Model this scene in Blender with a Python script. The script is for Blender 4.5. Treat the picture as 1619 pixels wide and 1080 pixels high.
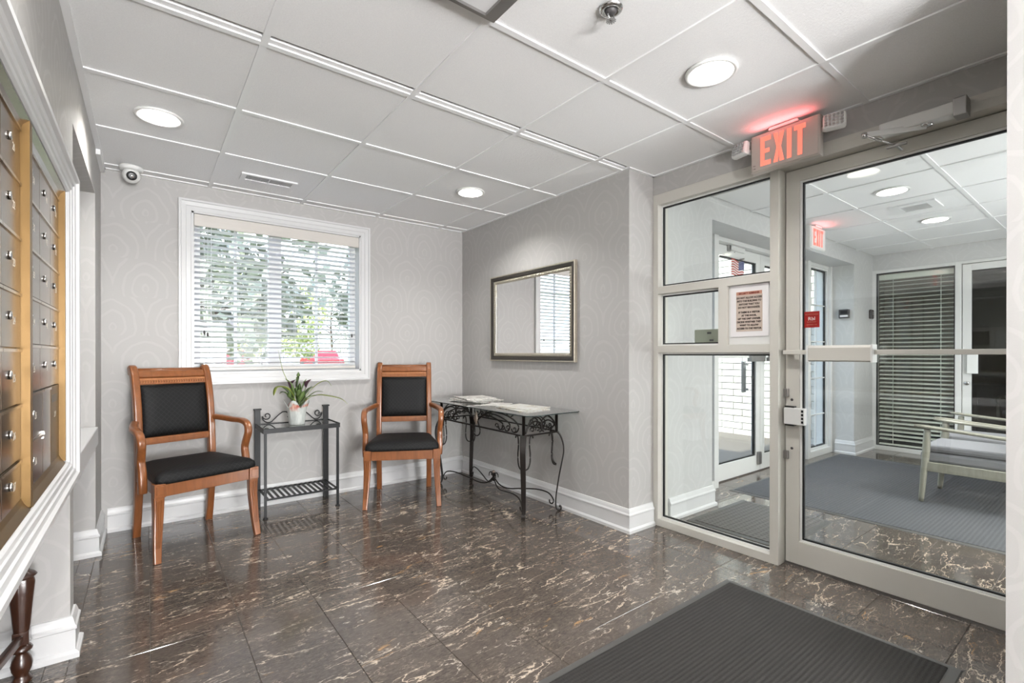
import bpy, bmesh, math, random
from math import sin, cos, pi, radians, sqrt
from mathutils import Vector, Matrix
for o in list(bpy.data.objects): bpy.data.objects.remove(o)
SC = bpy.context.scene
COL = SC.collection
random.seed(7)
# ------------------------------------------------------------------ camera
EYE = Vector((0, 0, 1.1285)); F_PX, CX, CY, YAW, PITCH = 752.31, 792.98, 561.9, .641, -.0024
cd = bpy.data.cameras.new('camera'); cam = bpy.data.objects.new('camera', cd); COL.objects.link(cam)
cd.sensor_fit = 'HORIZONTAL'; cd.sensor_width = 36; cd.lens = F_PX/1619*36
cd.shift_x = (809.5-CX)/1619; cd.shift_y = (CY-540)/1619; cd.clip_start = .02; cd.clip_end = 300
_F0 = Vector((sin(YAW), cos(YAW), 0)); _R = Vector((cos(YAW), -sin(YAW), 0)); _U0 = Vector((0, 0, 1))
_F = _F0*cos(PITCH)+_U0*sin(PITCH); _U = _U0*cos(PITCH)-_F0*sin(PITCH)
cam.matrix_world = Matrix(((_R.x, _U.x, -_F.x, EYE.x), (_R.y, _U.y, -_F.y, EYE.y), (_R.z, _U.z, -_F.z, EYE.z), (0, 0, 0, 1)))
SC.camera = cam
def inframe(x, y, z, m=80):
    d = Vector((x, y, z))-EYE; f = d.dot(_F)
    if f < .15: return False
    u = CX+F_PX*d.dot(_R)/f; v = CY-F_PX*d.dot(_U)/f
    return -m < u < 1619+m and -m < v < 1080+m
# ------------------------------------------------------------------ world, sun, exposure
SC.view_settings.view_transform = 'Standard'; SC.view_settings.look = 'None'
SC.view_settings.gamma = 1; SC.view_settings.use_curve_mapping = False
SC.view_settings.exposure = 1.24
W = bpy.data.worlds.new('world'); SC.world = W; W.use_nodes = True
wn = W.node_tree; wn.nodes.clear()
wo = wn.nodes.new('ShaderNodeOutputWorld'); wb = wn.nodes.new('ShaderNodeBackground')
wt = wn.nodes.new('ShaderNodeTexCoord'); wm = wn.nodes.new('ShaderNodeMapping'); wz = wn.nodes.new('ShaderNodeTexNoise')
wr = wn.nodes.new('ShaderNodeValToRGB'); ws = wn.nodes.new('ShaderNodeSeparateXYZ'); wg = wn.nodes.new('ShaderNodeValToRGB'); wx = wn.nodes.new('ShaderNodeMix')
wx.data_type = 'RGBA'
wm.inputs['Scale'].default_value = (1, 1, 3); wz.inputs['Scale'].default_value = 2.2; wz.inputs['Detail'].default_value = 6
wr.color_ramp.elements[0].position = .42; wr.color_ramp.elements[1].position = .62
wg.color_ramp.elements[0].color = (.72, .82, 1, 1); wg.color_ramp.elements[1].color = (.30, .50, .92, 1); wg.color_ramp.elements[1].position = .7
L = wn.links.new
L(wt.outputs['Generated'], wm.inputs[0]); L(wm.outputs[0], wz.inputs['Vector']); L(wz.outputs[0], wr.inputs[0])
L(wt.outputs['Generated'], ws.inputs[0]); L(ws.outputs['Z'], wg.inputs[0])
L(wr.outputs[0], wx.inputs['Factor']); L(wg.outputs[0], wx.inputs['A']); wx.inputs['B'].default_value = (.95, .96, 1, 1)
L(wx.outputs['Result'], wb.inputs[0]); L(wb.outputs[0], wo.inputs[0]); wb.inputs['Strength'].default_value = 2.5
sd = bpy.data.lights.new('sun', 'SUN'); sd.energy = 5; sd.angle = .02; sd.color = (1, .96, .9)
so = bpy.data.objects.new('sun', sd); COL.objects.link(so); so.rotation_mode = 'QUATERNION'; so.rotation_quaternion = Vector((.75, .12, -.65)).to_track_quat('-Z', 'Y')
def area(name, loc, sx, sy, power, rot=(0, 0, 0), color=(.975, .985, 1), shape='RECTANGLE'):
    d = bpy.data.lights.new(name, 'AREA'); d.energy = power; d.size = sx; d.size_y = sy; d.shape = shape; d.color = color
    o = bpy.data.objects.new(name, d); COL.objects.link(o); o.location = loc; o.rotation_euler = rot; return o
# added fill lights just under the ceiling, out of view behind the camera
area('lobby_overhead_fill', (.65, -3.4, 2.29), 1.2, .6, 40); area('lobby_overhead_fill', (.65, -5.2, 2.29), 1.2, .6, 40)
area('vestibule_overhead_fill', (4.6, -.9, 2.29), 1.2, .6, 26)  # added overhead fill to brighten the vestibule
def fill_ball(name, loc, r, power, color=(.975, .985, 1)):
    d = bpy.data.lights.new(name, 'POINT'); d.energy = power; d.shadow_soft_size = r; d.color = color
    o = bpy.data.objects.new(name, d); COL.objects.link(o); o.location = loc; return o
# added off-camera point fills for the lobby and vestibule
fill_ball('lobby_point_fill', (.2, -3.0, .65), .3, 40); fill_ball('lobby_point_fill', (.75, -4.6, .7), .4, 190)
fill_ball('vestibule_point_fill', (4.6, -1.2, .9), .25, 60)
area('lobby_rear_fill', (.8, -6.9, 1.2), 1.9, 1.6, 120, (radians(90), 0, 0), (.97, .98, 1))  # added area fill at the rear wall, no opening there
# added upward fills, out of view, to brighten the ceiling
area('lobby_upward_fill', (.0, -2.6, .75), .4, .4, 118, (radians(180), 0, 0)); area('lobby_upward_fill', (.55, -3.4, .75), .5, .5, 80, (radians(180), 0, 0))
area('lobby_side_fill', (-.18, -1.2, 1.45), .7, .9, 5, (0, radians(-90), 0))  # added side fill to lift the right wall and door header
cy = SC.cycles
cy.max_bounces = 10; cy.diffuse_bounces = 5; cy.glossy_bounces = 5; cy.transmission_bounces = 8; cy.transparent_max_bounces = 16
cy.sample_clamp_indirect = 6; cy.caustics_reflective = False; cy.caustics_refractive = False
# ------------------------------------------------------------------ materials
def lin(c):
    if isinstance(c, str):
        c = c.lstrip('#'); c = tuple(int(c[i:i+2], 16)/255 for i in (0, 2, 4))
    return tuple((x/12.92 if x <= .04045 else ((x+.055)/1.055)**2.4) for x in c)+(1,)
class NT:
    def __init__(s, name):
        s.m = bpy.data.materials.new(name); s.m.use_nodes = True; s.t = s.m.node_tree
        s.b = s.t.nodes['Principled BSDF']; s.out = s.t.nodes['Material Output']
    def n(s, typ, props=None, **inp):
        x = s.t.nodes.new('ShaderNode'+typ)
        for k, v in (props or {}).items(): setattr(x, k, v)
        for k, v in inp.items(): s.set(x, k, v)
        return x
    def set(s, node, k, v):
        i = node.inputs[int(k[1:])] if (k[0] == 'i' and k[1:].isdigit()) else node.inputs[k.replace('_', ' ')]
        if hasattr(v, 'outputs'): v = v.outputs[0]
        if isinstance(v, bpy.types.NodeSocket): s.t.links.new(v, i)
        else: i.default_value = v
    def math(s, op, a, b=0, c=0): return s.n('Math', {'operation': op}, i0=a, i1=b, i2=c)
    def mix(s, f, a, b):
        x = s.n('Mix', {'data_type': 'RGBA'}); s.set(x, 'Factor', f); s.set(x, 'i6', a); s.set(x, 'i7', b); return x.outputs[2]
    def ramp(s, f, stops):
        x = s.n('ValToRGB'); s.set(x, 'i0', f); e = x.color_ramp.elements
        while len(e) < len(stops): e.new(.5)
        for el, (p, c) in zip(e, stops): el.position = p; el.color = c if len(c) == 4 else tuple(c)+(1,)
        return x
    def p(s, **k):
        for a, v in k.items(): s.set(s.b, a, v)
        return s.m
    def bump(s, h, strength=.3, dist=.002):
        b = s.n('Bump', Strength=strength, Distance=dist, Height=h); s.set(s.b, 'Normal', b); return b
def g1(v): return (v, v, v, 1)
def plain(name, col, rough=.5, metal=0, noise=.0, nscale=30, **k):
    t = NT(name); c = lin(col)
    if noise:
        nz = t.n('TexNoise', Vector=t.n('TexCoord').outputs['Object'], Scale=nscale, Detail=4)
        c = t.mix(nz.outputs[0], tuple(x*(1-noise) for x in c[:3])+(1,), tuple(min(1, x*(1+noise)) for x in c[:3])+(1,))
    return t.p(Base_Color=c, Roughness=rough, Metallic=metal, **k)
M = {}
def wallpaper(name, ca, cb, flame=True):
    t = NT(name); g = t.n('NewGeometry'); sp = t.n('SeparateXYZ', i0=g.outputs['Position'])
    u = t.math('ADD', sp.outputs[0], sp.outputs[1]); v = sp.outputs[2]
    nz = t.n('TexNoise', Vector=g.outputs['Position'], Scale=7, Detail=2)
    su = t.math('DIVIDE', u, .34); sv = t.math('DIVIDE', v, .25)
    row = t.math('FLOOR', sv); off = t.math('MULTIPLY', t.math('MODULO', row, 2), .5)
    fx = t.math('SUBTRACT', t.math('FRACT', t.math('ADD', su, off)), .5); fy = t.math('FRACT', sv)
    fy2 = t.math('MULTIPLY', t.math('SUBTRACT', fy, .15), .62)
    r = t.math('SQRT', t.math('ADD', t.math('MULTIPLY', fx, fx), t.math('MULTIPLY', fy2, fy2)))
    ang = t.math('ARCTAN2', fx, fy2)
    w = t.math('SINE', t.math('ADD', t.math('MULTIPLY', r, 38), t.math('ADD', t.math('MULTIPLY', nz.outputs[0], 7), t.math('MULTIPLY', t.math('ABSOLUTE', ang), 2.2))))
    line = t.ramp(w, [(.62, g1(0)), (.86, g1(1))])
    fine = t.n('TexNoise', Vector=g.outputs['Position'], Scale=260, Detail=2)
    mask = t.math('MULTIPLY', line, .5)
    base = t.mix(t.math('MULTIPLY', fine.outputs[0], .35), lin(ca), lin(cb))
    big = t.n('TexNoise', Vector=g.outputs['Position'], Scale=1.3, Detail=2)
    c = t.mix(mask, base, lin(cb))
    t.bump(t.math('ADD', t.math('MULTIPLY', line, .15), fine.outputs[0]), .1, .001)
    return t.p(Base_Color=c, Roughness=t.math('SUBTRACT', .62, t.math('MULTIPLY', line, .06)))
M['paper'] = wallpaper('damask_wallpaper', (.668, .660, .651), (.71, .702, .693))
M['paper_vest'] = wallpaper('pale_damask_wallpaper', (.74, .74, .735), (.78, .78, .775))
M['trim'] = plain('white_trim_paint', (.80, .80, .80), .32)
M['ceil_paint'] = plain('white_soffit_paint', (.85, .85, .85), .6)
def ceiling_tile():
    t = NT('ceiling_tile'); p = t.n('NewGeometry').outputs['Position']
    a = t.n('TexNoise', Vector=p, Scale=210, Detail=3); b = t.n('TexNoise', Vector=p, Scale=75, Detail=2)
    h = t.math('ADD', a.outputs[0], t.math('MULTIPLY', b.outputs[0], .8))
    t.bump(h, .55, .0022)
    return t.p(Base_Color=t.mix(a.outputs[0], lin((.89, .89, .89)), lin((.95, .95, .948))), Roughness=.85)
M['ctile'] = ceiling_tile()
M['tbar'] = plain('white_ceiling_grid', (.91, .91, .91), .35)
def marble():
    t = NT('brown_marble'); g = t.n('NewGeometry').outputs['Position']
    rnd = t.n('ObjectInfo').outputs['Random']
    offv = t.n('CombineXYZ', X=t.math('MULTIPLY', rnd, .22), Y=t.math('MULTIPLY', rnd, .16), Z=t.math('MULTIPLY', rnd, 1.3))
    p0 = t.n('VectorMath', {'operation': 'ADD'}, i0=g, i1=offv.outputs[0]).outputs[0]
    p = t.n('Mapping', Vector=p0, Rotation=(0, 0, radians(-18)), Scale=(1, 2.6, 1)).outputs[0]
    wob = t.n('TexNoise', Vector=p, Scale=3.2, Detail=5, Roughness=.65)
    wv = t.n('VectorMath', {'operation': 'MULTIPLY_ADD'}, i0=wob.outputs['Color'], i1=(.36, .36, .3), i2=p).outputs[0]
    n1 = t.n('TexNoise', Vector=p, Scale=46, Detail=9, Roughness=.8)
    n2 = t.n('TexNoise', Vector=p, Scale=4.5, Detail=4, Roughness=.6)
    base = t.ramp(n1.outputs[0], [(.34, lin((.19, .168, .150))), (.5, lin((.305, .275, .25))), (.66, lin((.42, .385, .355)))])
    base2 = t.mix(t.ramp(n2.outputs[0], [(.35, g1(0)), (.65, g1(.6))]), base.outputs[0], lin((.345, .31, .285)))
    def veins(sc, w, seed, thr, vec, ms=2.6):
        vo = t.n('TexVoronoi', {'feature': 'DISTANCE_TO_EDGE'}, Vector=t.n('VectorMath', {'operation': 'ADD'}, i0=vec, i1=(seed, seed*.7, seed)).outputs[0], Scale=sc)
        e = t.ramp(vo.outputs['Distance'], [(0, g1(1)), (w*.35, g1(.8)), (w, g1(0))])
        mk = t.n('TexNoise', Vector=t.n('VectorMath', {'operation': 'ADD'}, i0=p, i1=(seed*3, 0, 0)).outputs[0], Scale=ms, Detail=5, Roughness=.75)
        k = t.ramp(mk.outputs[0], [(thr, g1(0)), (thr+.06, g1(1))])
        return t.math('MULTIPLY', e, k)
    ps = t.n('Mapping', Vector=wv, Scale=(.30, 1.15, 1)).outputs[0]
    v1 = veins(4.2, .020, 1.3, .49, ps, 1.8); v2 = veins(8, .045, 4.1, .545, wv, 3.5); v3 = veins(3.4, .028, 9.2, .575, ps, 2.0); v4 = veins(15, .055, 2.2, .52, wv, 4); v5 = veins(24, .07, 6.2, .57, wv, 7)
    c = t.mix(t.math('MULTIPLY', v5, .3), base2, lin((.68, .62, .57)))
    c = t.mix(t.math('MULTIPLY', v4, .4), c, lin((.70, .63, .57)))
    c = t.mix(t.math('MULTIPLY', v3, .8), c, lin((.68, .53, .36)))
    c = t.mix(t.math('MULTIPLY', v2, .75), c, lin((.80, .75, .69)))
    c = t.mix(t.math('MULTIPLY', v1, .85), c, lin((.80, .73, .65)))
    sc_ = t.n('TexNoise', Vector=g, Scale=9, Detail=4)
    return t.p(Base_Color=c, Roughness=t.math('ADD', .07, t.math('MULTIPLY', sc_.outputs[0], .12)), IOR=1.55, Coat_Weight=.25, Coat_Roughness=.06)
M['marble'] = marble()
M['grout'] = plain('grout', (.42, .39, .36), .8, noise=.1)
M['alu'] = plain('painted_aluminium_frame', (.775, .765, .735), .38, .0, .03, 4)
M['alu_w'] = plain('white_aluminium_frame', (.83, .83, .82), .35)
M['gasket'] = plain('black_rubber_gasket', (.06, .065, .07), .5)
M['bead'] = plain('white_glazing_bead', (.88, .88, .87), .35)
def glass(name, tint=(1, 1, 1, 1), refl=1.0):
    t = NT(name); tr = t.n('BsdfTransparent', Color=tint); gl = t.n('BsdfGlossy', Roughness=.0, Color=g1(1))
    bf = t.n('NewGeometry').outputs['Backfacing']; fr = t.n('Fresnel', IOR=t.math('MULTIPLY_ADD', bf, 1/1.5-1.5, 1.5)); mx = t.n('MixShader', i0=t.math('MULTIPLY', fr, refl), i1=tr, i2=gl)
    t.t.links.new(mx.outputs[0], t.out.inputs[0]); return t.m
M['glass'] = glass('clear_glass', (.96, .98, .97, 1))
M['glass_dark'] = glass('tinted_office_glass', (.62, .63, .62, 1), 1.3)
M['glass_top'] = glass('table_glass', (.80, .85, .84, 1), 1.5)
M['mirror'] = NT('mirror_glass').p(Base_Color=g1(.9), Roughness=.0, Metallic=1)
def wood(name, a, b, rough=.28, sc=(8, 8, 1.2)):
    t = NT(name); p = t.n('Mapping', Vector=t.n('TexCoord').outputs['Object'], Scale=sc).outputs[0]
    n = t.n('TexNoise', Vector=p, Scale=6, Detail=6, Roughness=.6, Distortion=.6)
    c = t.mix(n.outputs[0], lin(a), lin(b)); t.bump(n.outputs[0], .05, .001)
    return t.p(Base_Color=c, Roughness=rough, Coat_Weight=.3, Coat_Roughness=.15)
M['cherry'] = wood('cherry_wood', (.39, .215, .10), (.585, .36, .20))
M['cherry_hi'] = wood('inlaid_cherry_wood', (.55, .34, .20), (.70, .47, .30))
M['walnut'] = wood('dark_walnut_wood', (.14, .07, .04), (.27, .15, .09), .3)
M['greywood'] = wood('grey_washed_wood', (.47, .46, .42), (.64, .63, .57), .42)
def quilt(name):
    t = NT(name); o = t.n('TexCoord').outputs['Object']; s = t.n('SeparateXYZ', i0=o)
    v = t.math('ADD', s.outputs[1], s.outputs[2]); k = 27
    a = t.math('ABSOLUTE', t.math('SUBTRACT', t.math('FRACT', t.math('MULTIPLY', t.math('ADD', t.math('MULTIPLY', s.outputs[0], 1.25), v), k)), .5))
    b = t.math('ABSOLUTE', t.math('SUBTRACT', t.math('FRACT', t.math('MULTIPLY', t.math('SUBTRACT', t.math('MULTIPLY', s.outputs[0], 1.25), v), k)), .5))
    h = t.math('MINIMUM', a, b); ln = t.ramp(h, [(0, g1(0)), (.07, g1(1))])
    t.bump(ln, .4, .001)
    f = t.n('TexNoise', Vector=o, Scale=350)
    return t.p(Base_Color=t.mix(ln, lin((.14, .14, .145)), lin((.03, .03, .032))), Roughness=.6, Sheen_Weight=.0, Specular_IOR_Level=.25)
M['fabric'] = quilt('black_quilted_fabric')
M['iron'] = plain('black_wrought_iron', (.07, .073, .077), .45, .3)
M['bronze_iron'] = plain('brown_black_wrought_iron', (.12, .10, .088), .4, .4, .2, 20)
M['champagne'] = plain('pewter_leaf', (.55, .5, .46), .4, .6)
M['brass'] = plain('brass', (.80, .66, .38), .25, .9)
M['chrome'] = plain('chrome', (.82, .82, .82), .12, 1)
M['steel_dull'] = plain('dull_steel', (.62, .61, .60), .35, .9)
def brushed(name, a, b):
    t = NT(name); p = t.n('Mapping', Vector=t.n('TexCoord').outputs['Object'], Scale=(40, 90, 1.5)).outputs[0]
    n = t.n('TexNoise', Vector=p, Scale=6, Detail=4)
    return t.p(Base_Color=t.mix(n.outputs[0], lin(a), lin(b)), Roughness=.2, Metallic=.95)
M['mailbox'] = brushed('bronzed_steel', (.40, .35, .30), (.50, .45, .40))
M['goldsteel'] = plain('gold_anodised_steel', (.37, .275, .12), .38, .55, .06, 12)
M['goldpale'] = brushed('pale_gold_rail', (.62, .57, .5), (.72, .68, .62))
M['black'] = plain('black_plastic', (.04, .04, .045), .35)
M['darkgrey'] = plain('dark_grey_plastic', (.28, .27, .27), .5)
M['whiteplastic'] = plain('white_plastic', (.87, .87, .86), .35)
M['silverframe'] = plain('antique_silver_leaf', (.74, .71, .65), .3, .75, .15, 60)
M['darkframe'] = plain('dark_pewter_wood', (.22, .20, .18), .35, .3)
M['engrave'] = plain('engraved_marking', (.86, .83, .78), .5)
def carpet(name, a, b, mode):
    t = NT(name); p = t.n('NewGeometry').outputs['Position']; s = t.n('SeparateXYZ', i0=p)
    nz = t.n('TexNoise', Vector=p, Scale=380, Detail=3)
    if mode == 'rib':
        k = t.math('SINE', t.math('MULTIPLY', t.math('ADD', s.outputs[1], t.math('MULTIPLY', nz.outputs[0], .003)), 2*pi/.0165))
        j = t.math('SINE', t.math('MULTIPLY', s.outputs[0], 2*pi/.012)); h = t.math('ADD', k, t.math('MULTIPLY', j, .35))
    elif mode == 'riby':
        k = t.math('SINE', t.math('MULTIPLY', t.math('ADD', s.outputs[1], t.math('MULTIPLY', nz.outputs[0], .004)), 2*pi/.022))
        j = t.math('SINE', t.math('MULTIPLY', s.outputs[0], 2*pi/.017)); h = t.math('MULTIPLY', t.math('ADD', k, t.math('MULTIPLY', j, .8)), .6)
    else:
        k = t.math('SINE', t.math('MULTIPLY', s.outputs[0], 2*pi/.035)); j = t.math('SINE', t.math('MULTIPLY', s.outputs[1], 2*pi/.035)); h = t.math('MAXIMUM', k, j)
    hh = t.math('ADD', t.math('MULTIPLY', h, .5), t.math('MULTIPLY', nz.outputs[0], 1.6)); t.bump(hh, .8, .003)
    f = t.math('MULTIPLY_ADD', h, .22, t.math('SUBTRACT', t.math('MULTIPLY', nz.outputs[0], 1.3), .2))
    c = t.mix(f, lin(a), lin(b)); t.n('Clamp')
    sp = t.n('TexNoise', Vector=p, Scale=900)
    c = t.mix(t.ramp(sp.outputs[0], [(.66, g1(0)), (.72, g1(.35))]), c, lin((.6, .58, .55)))
    return t.p(Base_Color=c, Roughness=.95)
M['mat_brown'] = carpet('charcoal_brown_ribbed_carpet', (.085, .08, .075), (.20, .188, .176), 'rib')
M['mat_blue'] = carpet('blue_grey_ribbed_carpet', (.22, .222, .232), (.37, .373, .385), 'riby')
M['mat_waffle'] = carpet('grey_waffle_mat', (.22, .21, .205), (.46, .45, .44), 'waffle')
M['rubber'] = plain('grey_rubber_border', (.30, .295, .285), .5)
M['blind'] = plain('white_blind_slat', (.87, .87, .89), .4)
M['valance'] = wood('pale_valance', (.76, .74, .71), (.82, .80, .78), .4, (1, 20, 20))
M['blind_g'] = plain('warm_grey_blind_slat', (.88, .88, .84), .45)
M['cushion'] = plain('grey_cushion_fabric', (.53, .53, .545), .85, 0, .06, 200)
def emis(name, col, s, base=None):
    t = NT(name); return t.p(Base_Color=lin(base or col), Emission_Color=lin(col), Emission_Strength=s, Roughness=.4)
M['lamp'] = emis('lamp_diffuser', (1, .97, .88), 9)
M['lampcan'] = plain('white_lamp_reflector', (.92, .92, .9), .3)
M['exit_red'] = emis('lit_exit_letter', (1.0, .46, .38), .42, (.9, .45, .38))
M['exit_red2'] = emis('lit_exit_letter_small', (1.0, .30, .26), .5, (.9, .45, .38))
M['exitbody'] = plain('aged_white_plastic', (.66, .63, .60), .4)
M['paper_white'] = plain('white_paper', (.88, .87, .87), .6)
M['paper_tan'] = plain('tan_print', (.74, .68, .63), .6)
M['paper_pink'] = plain('rust_print', (.74, .55, .47), .6)
M['ink'] = plain('dark_ink', (.17, .12, .12), .6)
M['ink_red'] = plain('dark_red_ink', (.42, .12, .08), .6)
M['newsprint'] = None
def newsprint():
    t = NT('newsprint'); o = t.n('TexCoord').outputs['Object']
    a = t.n('TexNoise', Vector=t.n('Mapping', Vector=o, Scale=(3, 1, 1)).outputs[0], Scale=14, Detail=6, Roughness=.8)
    b = t.n('TexVoronoi', Vector=o, Scale=11)
    c = t.mix(t.ramp(a.outputs[0], [(.52, g1(0)), (.6, g1(.8))]), lin((.83, .82, .80)), lin((.42, .40, .38)))
    c = t.mix(t.ramp(b.outputs['Distance'], [(.16, g1(.55)), (.2, g1(0))]), c, lin((.45, .22, .18)))
    return t.p(Base_Color=c, Roughness=.7)
M['newsprint'] = newsprint()
def magazine():
    t = NT('magazine_cover'); o = t.n('TexCoord').outputs['Object']
    a = t.n('TexNoise', Vector=o, Scale=18, Detail=5, Roughness=.7)
    c = t.ramp(a.outputs[0], [(.5, lin((.84, .84, .82))), (.60, lin((.76, .72, .64))), (.68, lin((.5, .48, .46)))])
    return t.p(Base_Color=c.outputs[0], Roughness=.3)
M['magazine'] = magazine()
M['red_sign'] = plain('red_sticker', (.58, .10, .08), .4)
M['flag_red'] = plain('flag_red', (.72, .22, .18), .5); M['flag_white'] = plain('flag_white', (.9, .89, .88), .5); M['flag_blue'] = plain('flag_blue', (.24, .28, .48), .5)
def leafm(name, a, b):
    t = NT(name); n = t.n('TexNoise', Vector=t.n('TexCoord').outputs['Object'], Scale=30, Detail=3)
    return t.p(Base_Color=t.mix(n.outputs[0], lin(a), lin(b)), Roughness=.45, Subsurface_Weight=0)
M['leaf'] = leafm('green_leaf', (.20, .29, .13), (.46, .55, .32))
M['leaf_y'] = leafm('yellow_green_leaf', (.45, .52, .16), (.62, .66, .30))
M['leaf_p'] = leafm('dark_purple_bloom', (.18, .10, .14), (.32, .20, .26))
def potm():
    t = NT('mottled_pot_paper'); o = t.n('TexCoord').outputs['Object']
    a = t.n('TexNoise', Vector=t.n('Mapping', Vector=o, Scale=(1, 1, .3)).outputs[0], Scale=60, Detail=5); z = t.n('SeparateXYZ', i0=o).outputs[2]
    c = t.mix(a.outputs[0], lin((.62, .65, .64)), lin((.88, .89, .87)))
    r = t.n('TexNoise', Vector=o, Scale=16, Detail=4)
    m1 = t.math('MULTIPLY', t.ramp(r.outputs[0], [(.5, g1(0)), (.58, g1(1))]), t.ramp(z, [(.09, g1(0)), (.14, g1(1))]))
    c = t.mix(m1, c, t.ramp(a.outputs[0], [(.45, lin((.80, .42, .36))), (.6, lin((.92, .72, .62)))]).outputs[0])
    return t.p(Base_Color=c, Roughness=.5)
M['pot'] = potm()
M['soil'] = plain('potting_soil', (.16, .11, .08), .9, 0, .3, 80)
def brickm():
    t = NT('white_brick'); o = t.n('NewGeometry').outputs['Position']; n = t.n('TexNoise', Vector=o, Scale=45, Detail=5)
    t.bump(n.outputs[0], .5, .004)
    return t.p(Base_Color=t.mix(n.outputs[0], lin((.66, .65, .62)), lin((.80, .79, .76))), Roughness=.85)
M['brick'] = brickm()
M['mortar'] = plain('mortar', (.50, .49, .46), .9)
M['paving'] = plain('grey_paving', (.55, .54, .55), .7, 0, .12, 6)
M['lawn'] = plain('lawn_grass', (.46, .50, .36), .95, 0, .25, 3)
M['asphalt'] = plain('asphalt', (.50, .50, .51), .9, 0, .1, 4)
M['bark'] = plain('tree_bark', (.32, .27, .22), .9, 0, .25, 9)
M['tleaf'] = leafm('tree_leaf', (.34, .37, .30), (.60, .62, .55)); M['tleaf2'] = leafm('yellow_tree_leaf', (.52, .56, .32), (.70, .72, .46))
M['carred'] = plain('red_car_paint', (.62, .10, .12), .25); M['carwhite'] = plain('white_car_paint', (.85, .85, .86), .25)
M['carglass'] = plain('dark_car_glass', (.10, .11, .13), .1); M['tyre'] = plain('tyre_rubber', (.07, .07, .07), .7)
M['siding'] = plain('tan_house_siding', (.72, .68, .60), .8); M['roofm'] = plain('grey_shingle', (.36, .34, .33), .9)
M['office_wall'] = plain('office_wall_paint', (.60, .57, .52), .8)
M['office_dark'] = plain('dark_office_furniture', (.13, .12, .125), .5)
M['officecarpet'] = plain('office_carpet', (.22, .21, .20), .95)
M['screen'] = emis('lit_monitor_strip', (.55, .55, 1), .5)
M['putty'] = plain('grey_green_plastic', (.62, .63, .57), .45)
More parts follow.
